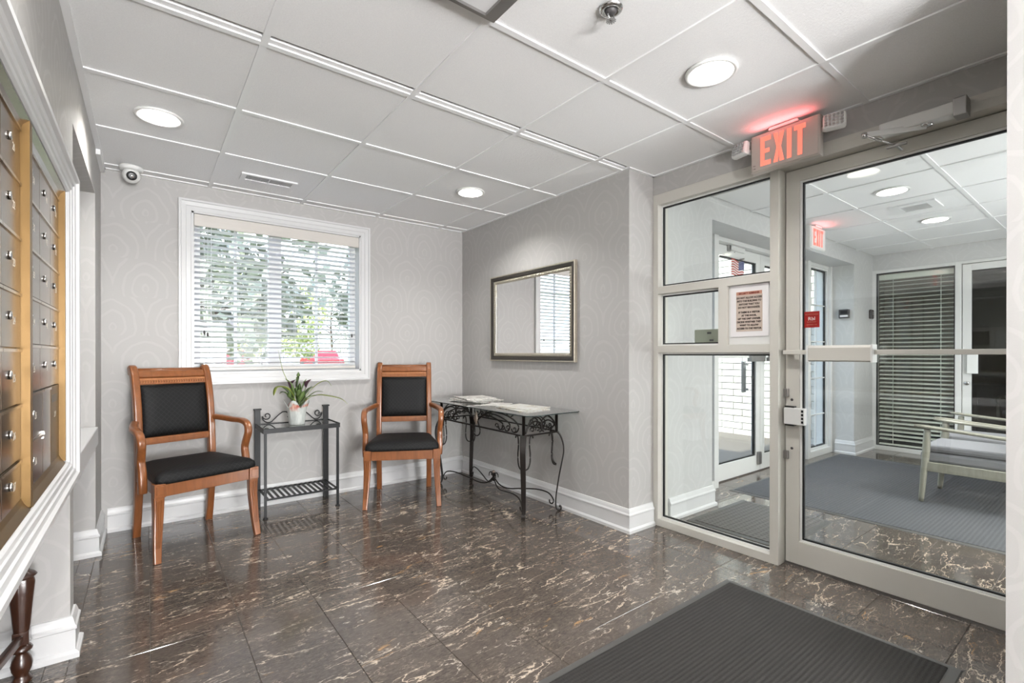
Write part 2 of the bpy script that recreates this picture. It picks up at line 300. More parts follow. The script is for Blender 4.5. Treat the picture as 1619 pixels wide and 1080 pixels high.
# ------------------------------------------------------------------ mesh helpers
class MB:
    def __init__(s): s.v = []; s.f = []; s.mi = []; s.cm = 0; s.sm = []; s.smooth = False
    def add(s, vs, fs):
        b = len(s.v); s.v += [tuple(x) for x in vs]
        for f in fs: s.f.append(tuple(b+i for i in f)); s.mi.append(s.cm); s.sm.append(s.smooth)
        return s
    def box(s, x0, x1, y0, y1, z0, z1, mt=None):
        vs = [(x, y, z) for x in (x0, x1) for y in (y0, y1) for z in (z0, z1)]
        if mt: vs = [mt @ Vector(v) for v in vs]
        return s.add(vs, [(0, 1, 3, 2), (4, 6, 7, 5), (0, 4, 5, 1), (2, 3, 7, 6), (0, 2, 6, 4), (1, 5, 7, 3)])
    def bbox(s, x0, x1, y0, y1, z0, z1, c=.004, mt=None):   # box with chamfered edges
        cx_, cy_, cz_ = (x0+x1)/2, (y0+y1)/2, (z0+z1)/2; hx, hy, hz = (x1-x0)/2, (y1-y0)/2, (z1-z0)/2
        c = min(c, hx*.9, hy*.9, hz*.9); bm = bmesh.new(); bmesh.ops.create_cube(bm, size=2)
        for v in bm.verts: v.co = Vector((v.co.x*hx, v.co.y*hy, v.co.z*hz))
        bmesh.ops.bevel(bm, geom=list(bm.edges), offset=c, segments=2, affect='EDGES', profile=.5)
        for v in bm.verts: v.co += Vector((cx_, cy_, cz_))
        if mt: bmesh.ops.transform(bm, matrix=mt, verts=bm.verts)
        bm.verts.index_update(); s.add([v.co.copy() for v in bm.verts], [[v.index for v in f.verts] for f in bm.faces]); bm.free(); return s
    def prism(s, pts, z0, z1, f=lambda x, y, z: (x, y, z)):
        n = len(pts); vs = [f(x, y, z0) for x, y in pts]+[f(x, y, z1) for x, y in pts]
        fs = [tuple(range(n))[::-1], tuple(range(n, 2*n))]+[(i, (i+1) % n, n+(i+1) % n, n+i) for i in range(n)]
        return s.add(vs, fs)
    def lathe(s, prof, n=24, o=(0, 0, 0), mt=None, cap=True):
        vs = []; fs = []
        for r, z in prof:
            for i in range(n):
                a = 2*pi*i/n; v = Vector((r*cos(a), r*sin(a), z))
                if mt: v = mt @ v
                vs.append((v.x+o[0], v.y+o[1], v.z+o[2]))
        for k in range(len(prof)-1):
            for i in range(n): j = (i+1) % n; fs.append((k*n+i, k*n+j, (k+1)*n+j, (k+1)*n+i))
        if cap: fs.append(tuple(range(n))[::-1]); fs.append(tuple((len(prof)-1)*n+i for i in range(n)))
        s.smooth = True; s.add(vs, fs); s.smooth = False; return s
    def sweep(s, pts, sec, up=(0, 0, 1), scale=None, closed=False, twist=None):
        # sec: list of (a,b) section points; a along side, b along up
        P = [Vector(p) for p in pts]; n = len(P); m = len(sec); vs = []; U = Vector(up)
        for i, p in enumerate(P):
            if closed: t = P[(i+1) % n]-P[i-1]
            else: t = P[min(i+1, n-1)]-P[max(i-1, 0)]
            t.normalize(); side = t.cross(U)
            if side.length < 1e-4: side = t.cross(Vector((1, 0, 0)))
            side.normalize(); u2 = side.cross(t).normalized()
            k = scale[i] if scale else (1, 1)
            if not isinstance(k, tuple): k = (k, k)
            for a, b in sec: vs.append(p+side*a*k[0]+u2*b*k[1])
        fs = []
        for i in range(n if closed else n-1):
            for j in range(m):
                a = i*m+j; b = i*m+(j+1) % m; c = ((i+1) % n)*m+(j+1) % m; d = ((i+1) % n)*m+j; fs.append((a, b, c, d))
        if not closed: fs.append(tuple(range(m))[::-1]); fs.append(tuple((n-1)*m+j for j in range(m)))
        return s.add(vs, fs)
    def tube(s, pts, r, n=8, closed=False, up=(0, 0, 1), scale=None):
        s.smooth = True; s.sweep(pts, [(r*cos(2*pi*i/n), r*sin(2*pi*i/n)) for i in range(n)], up, scale, closed); s.smooth = False; return s
    def build(s, name, mat, parent=None, loc=None, bevel=0):
        me = bpy.data.meshes.new(name); me.from_pydata(s.v, [], s.f)
        for mt in (mat if isinstance(mat, (list, tuple)) else [mat]): me.materials.append(M[mt] if isinstance(mt, str) else mt)
        me.polygons.foreach_set('material_index', s.mi); me.polygons.foreach_set('use_smooth', s.sm); me.update()
        bm = bmesh.new(); bm.from_mesh(me); bmesh.ops.recalc_face_normals(bm, faces=bm.faces); bm.to_mesh(me); bm.free()
        o = bpy.data.objects.new(name, me); COL.objects.link(o)
        if parent: o.parent = parent
        if loc: o.location = loc
        if bevel:
            md = o.modifiers.new('b', 'BEVEL'); md.width = bevel; md.segments = 2; md.limit_method = 'ANGLE'; md.angle_limit = radians(40)
        return o
def RR(w, h, r=.3, n=3):  # rounded rect section, half sizes derived
    k = min(w, h)*r; out = []
    for cx_, cy_, a0 in ((w/2-k, h/2-k, 0), (-w/2+k, h/2-k, 90), (-w/2+k, -h/2+k, 180), (w/2-k, -h/2+k, 270)):
        for i in range(n+1): a = radians(a0+90*i/n); out.append((cx_+k*cos(a), cy_+k*sin(a)))
    return out
def cr(pts, n=6, closed=False):   # Catmull-Rom through points (any dimension)
    P = [tuple(p) for p in pts]; out = []; N = len(P); seg = N if closed else N-1
    for i in range(seg):
        if closed: a, b, c, d = P[i-1], P[i], P[(i+1) % N], P[(i+2) % N]
        else: a, b, c, d = P[max(i-1, 0)], P[i], P[i+1], P[min(i+2, N-1)]
        for k in range(n):
            t = k/n; out.append(tuple(.5*((2*b[j])+(-a[j]+c[j])*t+(2*a[j]-5*b[j]+4*c[j]-d[j])*t*t+(-a[j]+3*b[j]-3*c[j]+d[j])*t**3) for j in range(len(b))))
    if not closed: out.append(P[-1])
    return out
def tag(o, label=None, cat=None, group=None, kind=None):
    if label: o['label'] = label
    if cat: o['category'] = cat
    if group: o['group'] = group
    if kind: o['kind'] = kind
    return o
def empty(name, loc, rz=0, **k):
    o = bpy.data.objects.new(name, None); COL.objects.link(o); o.location = loc; o.rotation_euler = (0, 0, rz); o.empty_display_size = .05
    return tag(o, **k)
def struct(name, mb, mat, **k): o = mb.build(name, mat); o['kind'] = 'structure'; return o
def copy_tree(o, parent=None):
    c = o.copy(); COL.objects.link(c); c.parent = parent
    for ch in list(o.children): copy_tree(ch, c)
    return c
def text_mesh(name, s, size, mat, parent, mw, align='CENTER', extrude=.0003, bold=0, sx=1):
    cu = bpy.data.curves.new(name, 'FONT'); cu.body = s; cu.size = size; cu.align_x = align; cu.extrude = extrude; cu.resolution_u = 2; cu.offset = bold
    to = bpy.data.objects.new('tmp', cu); COL.objects.link(to)
    me = bpy.data.meshes.new_from_object(to); bpy.data.objects.remove(to)
    me.transform(mw @ Matrix.Scale(sx, 4, (1, 0, 0))); me.materials.clear(); me.materials.append(M[mat])
    o = bpy.data.objects.new(name, me); COL.objects.link(o); o.parent = parent; return o
def FM(o, right, up):   # matrix: local x->right, y->up, z->normal
    r = Vector(right); u = Vector(up); n = r.cross(u)
    return Matrix(((r.x, u.x, n.x, o[0]), (r.y, u.y, n.y, o[1]), (r.z, u.z, n.z, o[2]), (0, 0, 0, 1)))
# ------------------------------------------------------------------ dimensions
H = 2.298; XL = -.23; YB = 3.912; XR = 2.446; YR = 1.93; XF = 2.695; XD = 2.77; XV = 2.83; XE = 6.97; YV = 1.91; YN = -7.0
# ------------------------------------------------------------------ floor
fl = MB(); fl.box(-.7, 7.0, YN, 4.05, -.12, -.004); floor = struct('floor', fl, 'grout')
TS = .3048; rest = MB(); shared = {}
def tile_mesh(w, d):
    k = (round(w, 3), round(d, 3))
    if k not in shared:
        g = .0009; me = bpy.data.meshes.new('floor_tile'); c = .0012
        x0, x1, y0, y1 = -w/2+g, w/2-g, -d/2+g, d/2-g
        vs = [(x0, y0, -.003), (x1, y0, -.003), (x1, y1, -.003), (x0, y1, -.003), (x0, y0, -c), (x1, y0, -c), (x1, y1, -c), (x0, y1, -c), (x0+c, y0+c, 0), (x1-c, y0+c, 0), (x1-c, y1-c, 0), (x0+c, y1-c, 0)]
        fs = [(3, 2, 1, 0)]+[(i, (i+1) % 4, 4+(i+1) % 4, 4+i) for i in range(4)]+[(4+i, 4+(i+1) % 4, 8+(i+1) % 4, 8+i) for i in range(4)]+[(8, 9, 10, 11)]
        me.from_pydata(vs, [], fs); me.materials.append(M['marble']); me.update(); shared[k] = me
    return shared[k]
def tiles(X0, X1, Y0, Y1, ox=.01, oy=1.03):
    i = math.floor((X0-ox)/TS)
    while ox+i*TS < X1-.003:
        a = max(X0, ox+i*TS); b = min(X1, ox+(i+1)*TS); i += 1
        if b-a < .006: continue
        j = math.floor((Y0-oy)/TS)
        while oy+j*TS < Y1-.003:
            c = max(Y0, oy+j*TS); d = min(Y1, oy+(j+1)*TS); j += 1
            if d-c < .006: continue
            if any(inframe(x, y, 0, 60) for x in (a, b) for y in (c, d)):
                o = bpy.data.objects.new('floor_tile', tile_mesh(b-a, d-c)); COL.objects.link(o); o.location = ((a+b)/2, (c+d)/2, 0); o.parent = floor
            else: rest.box(a+.0009, b-.0009, c+.0009, d-.0009, -.003, 0)
tiles(XL, XR, YN, YB); tiles(XR, XD+.03, .225, YR); tiles(-.6, XL, -.2, 2.39); tiles(-.6, XL, 2.49, 3.5)
tiles(XD+.03, XE, -1.6, YV); tiles(3.39, 6.35, YV, 2.2)
rest.build('floor_tile', 'marble', floor)['kind'] = 'stuff'
# ------------------------------------------------------------------ walls
def wall(name, mat, *boxes):
    m = MB()
    for b in boxes: m.box(*b)
    return struct(name, m, mat)
T = 2.45
WX0, WX1, WZ0, WZ1 = .25, 1.44, .992, 2.117      # window opening in back wall
wall('wall_back', 'paper', (XL-.5, WX0, YB, YB+.16, -.1, T), (WX1, XR+.06, YB, YB+.16, -.1, T), (WX0, WX1, YB, YB+.16, -.1, WZ0), (WX0, WX1, YB, YB+.16, WZ1, T))
wall('wall_right', 'paper', (XR, XR+.12, YR, YB, -.1, T), (XR+.12, XF+.0, YR, YR+.12, -.1, T))
wall('wall_right_near', 'paper', (1.95, 2.06, YN, .225, -.1, T), (2.06, XV, .10, .225, -.1, T))
# left wall with mailbox opening, alcove and piers
MY0, MY1, MZ0, MZ1 = .62, 2.275, .735, 1.715
wall('wall_left', 'paper', (-.34, XL, YN, MY0, .66, T), (-.34, XL, MY1, 2.49, .66, T), (-.34, XL, MY0, MY1, .66, MZ0), (-.34, XL, MY0, MY1, MZ1, T),
     (-.6, -.34, 2.39, 2.49, .66, T), (-.6, XL, 2.49, 3.5, 2.03, T))
wall('wall_left_pier', 'paper', (-.6, XL, 2.39, 2.49, -.1, .66)); wall('wall_left_pier', 'paper', (-.6, XL, 3.5, YB, -.1, T)); wall('wall_left_outer', 'paper', (-.72, -.6, YN, YB+.1, -.1, T))
wall('wall_front', 'paper', (-.7, 2.0, YN-.12, YN, -.1, T))
lg = MB(); lg.bbox(-.6, XL+.012, 2.49, 3.5, .622, .722, .006); struct('trim_1', lg, 'trim')
# header over the lobby glass front
wall('wall_header', 'paper', (XF, XV, .225, YR, 2.178, T))
# vestibule
wall('wall_vestibule_left', 'paper_vest', (XV-.0, 3.39, YV, 2.3, -.1, T), (3.39, 6.35, YV, 2.3, 2.135, T), (6.35, XE+.1, YV, 2.3, -.1, T), (XF+.002, XV, YV+.02, 2.3, -.1, T))
wall('wall_vestibule_far', 'paper_vest', (XE, XE+.1, 1.93, 2.3, -.1, T), (XE, XE+.1, -1.7, 1.93, 2.12, T), (XE, XE+.1, -1.7, .16, -.1, 2.12))
wall('wall_vestibule_right', 'paper_vest', (XV, XE+.1, -1.72, -1.6, -.1, T))
wall('wall_vestibule_near', 'paper_vest', (XV-.02, XV+.08, -1.6, .2, -.1, T))
# ------------------------------------------------------------------ baseboards
def baseboard(name, runs, h=.15):
    # runs: lists of (x,y) polylines on the wall face, room side to the RIGHT of travel
    m = MB()
    for pts in runs:
        prof = [(0, 0), (.028, 0), (.028, .018), (.020, .026), (.016, .028), (.016, h-.048), (.020, h-.044), (.020, h-.036), (.014, h-.028), (.010, h-.012), (.006, h-.002), (0, h)]
        n = len(pts); k = len(prof); vs = []
        for i, (x, y) in enumerate(pts):
            p = Vector((x, y)); d0 = (p-Vector(pts[i-1])).normalized() if i else None; d1 = (Vector(pts[i+1])-p).normalized() if i < n-1 else None
            r = lambda d: Vector((d.y, -d.x))
            if d0 is None: off = r(d1)
            elif d1 is None: off = r(d0)
            else: off = r(d0)+r(d1); off = off/off.dot(r(d0)) if abs(off.dot(r(d0))) > 1e-6 else r(d0)
            for a, z in prof: vs.append((x+off.x*a, y+off.y*a, z))
        fs = []
        for i in range(n-1):
            for j in range(k-1): fs.append((i*k+j, i*k+j+1, (i+1)*k+j+1, (i+1)*k+j))
        fs.append(tuple(range(k))); fs.append(tuple((n-1)*k+j for j in range(k))[::-1]); m.add(vs, fs)
    return struct(name, m, 'trim')
baseboard('baseboard_left', [[(-.58, 2.39), (XL, 2.39), (XL, 2.49), (-.58, 2.49)], [(-.58, 3.5), (XL, 3.5), (XL, YB)]])
baseboard('baseboard_back', [[(XL+.03, YB), (XR, YB)]])
baseboard('baseboard_right', [[(XR, YB-.03), (XR, YR), (XF-.01, YR)]])
baseboard('baseboard_vestibule_left', [[(2.84, YV), (3.39, YV), (3.39, 2.09)], [(6.35, 2.09), (6.35, YV), (XE, YV)]])
# ------------------------------------------------------------------ ceiling
ce = MB(); ce.box(-.7, 2.6, YN, 4.05, 2.43, 2.5); ce.box(2.6, 7.1, YN, 2.3, 2.43, 2.5); ceiling = struct('ceiling', ce, 'ceil_paint')
xs = [.3564+.6096*i for i in range(-1, 4)]; ys = [3.1996-.6096*j for j in range(-1, 17)]
LIGHTS = [(.0516, 2.895), (1.880, 1.066), (1.880, 2.895), (.0516, 1.066), (.0516, -1.98)]
VX = [4.6-.6096*2+.6096*i for i in range(0, 7)]; VX = [3.381, 3.985, 4.6, 5.2, 5.806, 6.41]
VLIGHTS = [(4.29, 1.064), (5.50, 1.064), (4.29, -.15), (5.5, -.15), (3.68, -.76)]
VENT2 = (4.90, 1.064)
def ctile(x0, x1, y0, y1, z, hole=None):
    m = MB(); g = .0115
    x0 += g; x1 -= g; y0 += g; y1 -= g
    if x1-x0 < .01 or y1-y0 < .01: return
    if hole is None: m.box(x0, x1, y0, y1, z, z+.015)
    else:
        hx, hy, r = hole; n = 32; ins = []; outs = []
        for i in range(n):
            a = 2*pi*i/n; c, s_ = cos(a), sin(a); ins.append((hx+r*c, hy+r*s_))
            k = min(((x1-hx)/c if c > 1e-9 else (x0-hx)/c if c < -1e-9 else 9), ((y1-hy)/s_ if s_ > 1e-9 else (y0-hy)/s_ if s_ < -1e-9 else 9)); outs.append((hx+k*c, hy+k*s_))
        cor = {4: (x1, y1), 12: (x0, y1), 20: (x0, y0), 28: (x1, y0)}
        for i, p in cor.items(): outs[i] = p
        vs = [(x, y, z) for x, y in ins]+[(x, y, z) for x, y in outs]+[(x, y, z+.015) for x, y in ins]
        fs = [(i, (i+1) % n, n+(i+1) % n, n+i) for i in range(n)]+[(i, (i+1) % n, 2*n+(i+1) % n, 2*n+i) for i in range(n)]
        m.add(vs, fs)
    m.build('ceiling_tile', 'ctile', ceiling)
RH = .083
def ctiles(XSx, YSx, x0, x1, y0, y1, lights, skip=()):
    X = [x0]+[x for x in XSx if x0+.02 < x < x1-.02]+[x1]; Y = [y0]+sorted(y for y in YSx if y0+.02 < y < y1-.02)+[y1]
    for a, b in zip(X, X[1:]):
        for c, d in zip(Y, Y[1:]):
            h = None
            for lx, ly in lights:
                if a < lx < b and c < ly < d: h = (lx, ly, RH)
            ctile(a, b, c, d, H+.006, h)
ctiles(xs, ys, XL, XR, YR, YB, LIGHTS); ctiles(xs, ys, XL, XF, .761, YR, LIGHTS); ctiles(xs, ys, XL, XF, .225, .761, LIGHTS); ctiles(xs, ys, XL, 1.95, YN, .225, LIGHTS)
ctiles(VX, ys, XV, XE, -1.6, YV, VLIGHTS)
def bar(m, x0, x1, y0, y1): m.box(x0, x1, y0, y1, H, H+.012)
g = MB(); hw = .0125
for x in xs:
    if x < XL: continue
    y1 = YB; y0 = YN if x < 1.95 else .225
    if x > XR: y1 = YR
    g.box(x-hw, x+hw, y0, y1, H-.0004, H+.012)
for y in ys:
    if y > YB: continue
    x1 = XR if y > YR else (XF if y > .225 else 1.95)
    bar(g, XL, x1, y-hw, y+hw)
g.box(XL, XL+.024, YN, YB, H-.0005, H+.012); g.box(XL, XR, YB-.022, YB, H-.0005, H+.012); g.box(XR-.02, XR, YR, YB, H-.0005, H+.012); g.box(XR-.02, XF, YR-.02, YR, H-.0005, H+.012); g.box(XF-.02, XF, .225, YR, H-.0005, H+.012)
g.build('ceiling_grid', 'tbar', ceiling)
g = MB()
for x in VX: g.box(x-hw, x+hw, -1.6, YV, H-.0004, H+.012)
for y in ys:
    if -1.6 < y < YV: bar(g, XV, XE, y-hw, y+hw)
g.build('ceiling_grid', 'tbar', ceiling)
# corner moulding of the left wall at the ceiling
g = MB(); g.box(XL, XL+.02, 3.55, YB-.03, H-.03, H); g.build('corner_trim', 'tbar', ceiling)
# downlights
def downlight(x, y, label, group=None, power=7.5):
    t = empty('recessed_downlight', (x, y, H), label=label, cat='downlight', group=group)
    MB().lathe([(.083, .004), (.101, .004), (.103, .001), (.101, -.006), (.093, -.008), (.083, -.004), (.083, .004)], 40, cap=False).build('trim_ring', 'whiteplastic', t)
    MB().lathe([(.083, .002), (.080, .015), (.066, .060), (.064, .064)], 40, cap=False).build('reflector', 'lampcan', t)
    MB().lathe([(.064, .064), (.064, .068)], 32).build('diffuser', 'lamp', t)
    a = area('downlight_lamp', (x, y, H+.058), .11, .11, power, shape='DISK', color=(1, .99, .97)); 
    return t
labs = ['round recessed downlight nearest the white dome camera at the left', 'round recessed downlight nearest the red exit sign, right of the chrome sprinkler', 'round recessed downlight in the far corner above the mirror']
for i, (x, y) in enumerate(LIGHTS): downlight(x, y, labs[i] if i < 3 else ('downlight overhead just in front of the mailboxes' if i == 3 else 'rear downlight above the left wall, behind the camera'))
for i, (x, y) in enumerate(VLIGHTS): downlight(x, y, ['vestibule downlight nearer the glass door, before the square vent', 'vestibule downlight beyond the square vent, nearest the office window', 'vestibule downlight right above the armchair nearest the lobby door', 'vestibule downlight right above the armchair nearer the office blinds', 'vestibule downlight by the near wall'][i], None, 6)
_H = H; H = T-.1; downlight(7.95, .78, 'downlight in the dark office, seen through the top of the far glass door', None, 5); H = _H
# ------------------------------------------------------------------ window_1 (back wall) with casing, sashes
w1 = MB()
def casing(m, x0, x1, z0, z1, y, w=.075, d=.022, sgn=-1):
    # mitred picture-frame casing, stepped profile (offset from inner edge, depth)
    prof = [(0, 0), (0, .012), (.008, .015), (.03, .015), (.034, .019), (w-.016, .021), (w-.012, .028), (w, .028), (w, 0)]
    for side in range(4):
        c = [(x0, z0), (x1, z0), (x1, z1), (x0, z1)]; a, b = c[side], c[(side+1) % 4]
        sx = {(x0, z0): (-1, -1), (x1, z0): (1, -1), (x1, z1): (1, 1), (x0, z1): (-1, 1)}
        vs = [(p[0]+sx[p][0]*o, y+sgn*d_, p[1]+sx[p][1]*o) for p in (a, b) for o, d_ in prof]; k = len(prof)
        m.add(vs, [(i, (i+1) % k, k+(i+1) % k, k+i) for i in range(k)])
casing(w1, WX0, WX1, WZ0, WZ1, YB); win1 = struct('window_1', w1, 'trim')
rv = MB()  # jamb liners
rv.box(WX0, WX0+.012, YB-.005, YB+.15, WZ0, WZ1); rv.box(WX1-.012, WX1, YB-.005, YB+.15, WZ0, WZ1); rv.box(WX0, WX1, YB-.005, YB+.15, WZ1-.012, WZ1); rv.box(WX0, WX1, YB-.005, YB+.15, WZ0, WZ0+.012)
rv.build('window_frame', 'trim', win1)
ys0, ys1 = YB+.095, YB+.14
for (a, b) in ((WX0+.012, .80), (.80, WX1-.012)):
    f = MB(); fw = .045
    f.box(a, a+fw, ys0, ys1, WZ0+.012, WZ1-.012); f.box(b-fw, b, ys0, ys1, WZ0+.012, WZ1-.012); f.box(a+fw, b-fw, ys0, ys1, WZ0+.012, WZ0+.06); f.box(a+fw, b-fw, ys0, ys1, WZ1-.06, WZ1-.012)
    s_ = f.build('sash', 'alu_w', win1)
    q = MB(); mx = (a+b)/2
    q.box(mx-.009, mx+.009, ys0+.012, ys0+.03, WZ0+.06, WZ1-.06)
    for zz in (1.29, 1.82): q.box(a+fw, b-fw, ys0+.012, ys0+.03, zz-.009, zz+.009)
    q.build('muntin', 'alu_w', s_); MB().box(a+fw, b-fw, ys0+.019, ys0+.023, WZ0+.06, WZ1-.06).build('pane', 'glass', s_)
# blind
bl = empty('window_blind', (WX0+.02, YB+.03, WZ1-.015), label='white horizontal blind lowered over the back wall window', cat='blind')
inv = -Vector(bl.location)
def shift(mb): mb.v = [(x+inv.x, y+inv.y, z+inv.z) for x, y, z in mb.v]; return mb
shift(MB().bbox(WX0+.014, WX1-.014, YB-.004, YB+.012, WZ1-.098, WZ1-.014, .004)).build('valance', 'valance', bl)
bw0, bw1 = WX0+.02, WX1-.035
sm = None; z = WZ1-.115; k = 0
while z > WZ0+.055:
    if sm is None:
        m = MB(); L_ = (bw1-bw0)/2; prof = [(-.024, 0.0045), (-.012, .0015), (0, 0), (.012, -.0015), (.024, -.0045)]
        vs = [(sx*L_, y, zz+o) for sx in (-1, 1) for o in (0, .0022) for y, zz in prof]; n = 5
        fs = [(i, i+1, n+i+1, n+i) for i in range(4)]+[(2*n+i, 2*n+i+1, 3*n+i+1, 3*n+i) for i in range(4)]
        fs += [(i, i+1, 2*n+i+1, 2*n+i) for i in range(4)]+[(n+i, n+i+1, 3*n+i+1, 3*n+i) for i in range(4)]+[(0, n, 3*n, 2*n), (4, n+4, 3*n+4, 2*n+4)]
        m.add(vs, fs); sl = m.build('slat', 'blind', bl); sm = sl
    else: sl = sm.copy(); COL.objects.link(sl)
    sl.parent = bl; sl.location = Vector(((bw0+bw1)/2, YB+.04, z))+inv; z -= .0375
shift(MB().bbox(bw0, bw1, YB+.018, YB+.062, WZ0+.022, WZ0+.042, .004)).build('bottom_rail', 'valance', bl)
for xx in (.37, .73, .93, 1.29):
    cd_ = MB()
    for yy in (YB+.017, YB+.063): cd_.box(xx-.0008, xx+.0008, yy-.0008, yy+.0008, WZ0+.04, WZ1-.09)
    shift(cd_).build('ladder_cord', 'blind', bl)
for xx, zz in ((.325, 1.28), (.345, 1.265), (1.37, 1.28)):
    c_ = shift(MB().box(xx-.0008, xx+.0008, YB+.006, YB+.0076, zz+.015, WZ1-.09)).build('pull_cord', 'blind', bl)
    t_ = MB(); t_.lathe([(.002, .016), (.006, .010), (.007, 0), (.005, -.012)], 10, (xx, YB+.007, zz)); shift(t_).build('tassel', 'darkgrey', c_)
# ------------------------------------------------------------------ lobby glass front: sidelight (window_2) and door (door_1)
w2 = MB(); fx0, fx1 = XF, XF+.11
SY0, SY1 = 1.191, YR      # sidelight bay
w2.bbox(fx0, fx1, YR-.038, YR+.0, 0, 2.178, .002)        # jamb at wall
w2.bbox(fx0, fx1, 1.148, 1.193, 0, 2.178, .002)          # post beside the door
w2.bbox(fx0, fx1, SY0, YR-.036, 0, .046, .002); w2.bbox(fx0, fx1, SY0, YR-.036, 2.108, 2.178, .002)
w2.bbox(fx0, fx1, SY0, YR-.036, 1.522, 1.568, .002); w2.bbox(fx0, fx1, SY0, YR-.036, 1.138, 1.183, .002)
w2.bbox(fx0, fx1, 1.428, 1.482, 1.18, 1.525, .002)
w2.box(fx0+.001, fx1, .226, 1.15, 2.112, 2.178)
w2.box(fx0+.0, fx0+.012, .226, 1.15, 2.150, 2.178)
w2.box(XD+.03, XD+.05, .226, 1.148, 2.085, 2.113)
win2 = struct('window_2', w2, 'alu')
def glazing(y0, y1, z0, z1, parent, x=XF+.05, nm='pane'):
    b = MB(); t = .010
    for (a, c, d, e) in ((y0, y0+t, z0, z1), (y1-t, y1, z0, z1), (y0+t, y1-t, z0, z0+t), (y0+t, y1-t, z1-t, z1)): b.box(x-.012, x+.012, a, c, d, e)
    b.build('glazing_bead', 'bead', parent); q = MB(); u = t*.75
    for (a, c, d, e) in ((y0+t, y0+t+u, z0+t, z1-t), (y1-t-u, y1-t, z0+t, z1-t), (y0+t+u, y1-t-u, z0+t, z0+t+u), (y0+t+u, y1-t-u, z1-t-u, z1-t)): q.box(x-.008, x+.008, a, c, d, e)
    q.build('gasket', 'gasket', parent); MB().box(x-.003, x+.003, y0+t, y1-t, z0+t, z1-t).build(nm, 'glass', parent)
glazing(SY0, YR-.036, .046, 1.138, win2); glazing(1.482, YR-.036, 1.183, 1.522, win2); glazing(SY0, YR-.036, 1.568, 2.108, win2)
MB().bbox(XF+.02, XF+.03, SY0+.002, 1.428, 1.183, 1.522, .003).build('infill_panel', 'alu_w', win2)
MB().box(XF+.004, XF+.016, 1.150, 1.191, .0, .003).build('post_foot', 'alu', win2)
# security notice
ns = MB().box(XF+.0165, XF+.0195, 1.205, 1.415, 1.228, 1.518).build('security_notice', 'paper_white'); 
tag(ns, 'white SECURITY REMINDER notice on the sidelight panel beside the glass door', 'notice')
def PL(yr, z, x): return FM((x, yr, z), (0, -1, 0), (0, 0, 1))
lines = ['SECURITY REMINDER', None, 'DO NOT ALLOW ACCESS', 'INTO THE BUILDING TO', 'ANYONE THAT YOU', 'DO NOT RECOGNIZE.', None, 'IF THERE IS A VISITOR', 'AT THE DOOR,', 'LET THE UNIT OWNER', 'DECIDE WHETHER THEY', 'WANT TO ALLOW', 'ACCESS TO THE VISITOR']
MB().box(XF+.0155, XF+.0164, 1.238, 1.383, 1.257, 1.462).build('print_ground', 'paper_tan', ns)
MB().box(XF+.0150, XF+.0155, 1.240, 1.382, 1.463, 1.482).build('print_heading', 'paper_pink', ns)
zz = 1.467; lm = []
for i, s_ in enumerate(lines):
    if s_ is None: zz -= .009; continue
    text_mesh('lettering', s_, .0145, 'ink_red' if i == 0 else 'ink', ns, PL(1.3105, zz, XF+.0148), bold=.0006, sx=.83)
    zz -= .0182 if i else .016
# intercom back box
ib = empty('intercom_box', (XF+.075, 1.58, 1.184), label='grey green plastic box standing on the sidelight rail behind the glass', cat='box')
MB().bbox(0, .03, -.098, .098, 0, .098, .004).build('housing', 'putty', ib)
for yy, zz in ((.0, .075), (-.015, .03)):
    MB().box(-.001, .001, yy-.013, yy+.013, zz-.006, zz+.006).build('label_plate', 'darkgrey', ib)
# door
dm = MB(); DY0, DY1 = .226, 1.143; dx0, dx1 = XD, XD+.045
dm.bbox(dx0, dx1, 1.076, DY1, .012, 2.108, .002); dm.bbox(dx0, dx1, DY0+.002, .290, .012, 2.108, .002)
dm.bbox(dx0, dx1, .288, 1.078, .012, .135, .002); dm.bbox(dx0, dx1, .288, 1.078, 2.046, 2.108, .002)
door1 = struct('door_1', dm, 'alu'); glazing(.290, 1.076, .135, 2.046, door1, XD+.022)
pb = MB(); pb.bbox(XD-.055, XD-.035, .24, 1.135, 1.127, 1.150, .002); pb.box(XD-.037, XD, 1.10, 1.135, 1.127, 1.150); pb.box(XD-.037, XD, .24, .275, 1.127, 1.150)
bar_ = pb.build('panic_bar', 'alu', door1)
q = MB(); q.prism([(0, 1.092), (-.052, 1.092), (-.060, 1.098), (-.060, 1.160), (-.052, 1.172), (0, 1.172)], .745, 1.005, lambda x, z, y: (XD-.020+x, y, z)); q.build('push_pad', 'alu', bar_)
q = MB(); q.box(XD-.084, XD-.018, .737, .745, 1.090, 1.174); q.box(XD-.084, XD-.018, 1.005, 1.012, 1.090, 1.174); q.build('pad_end', 'alu_w', bar_)
st = MB(); st.bbox(XD-.045, XD-.012, 1.035, 1.135, .757, .845, .004)
stp = st.build('lock_cover', 'alu_w', door1)
q = MB()
for k in range(4): q.box(XD-.047, XD-.0445, 1.040, 1.050, .768+k*.019, .780+k*.019)
q.build('keyhole', 'black', stp)
MB().box(XD-.03, XD, 1.09, 1.135, .845, .852).box(XD-.03, XD, 1.09, 1.135, .748, .757).build('lock_bracket', 'black', door1)
for zz in (.922, .588):
    MB().bbox(XD-.016, XD+.001, 1.125, 1.162, zz-.022, zz+.022, .003).build('hinge', 'steel_dull', door1)
for zz in (.885, .625):
    q = MB(); q.lathe([(.007, -.003), (.007, 0), (.004, .001)], 12, (XD-.0015, 1.112, zz), Matrix.Rotation(-pi/2, 4, 'Y')); q.build('screw', 'darkgrey', door1)
MB().box(XD-.002, XD+.05, .227, 1.147, .0, .0115).build('threshold', 'steel_dull', door1)
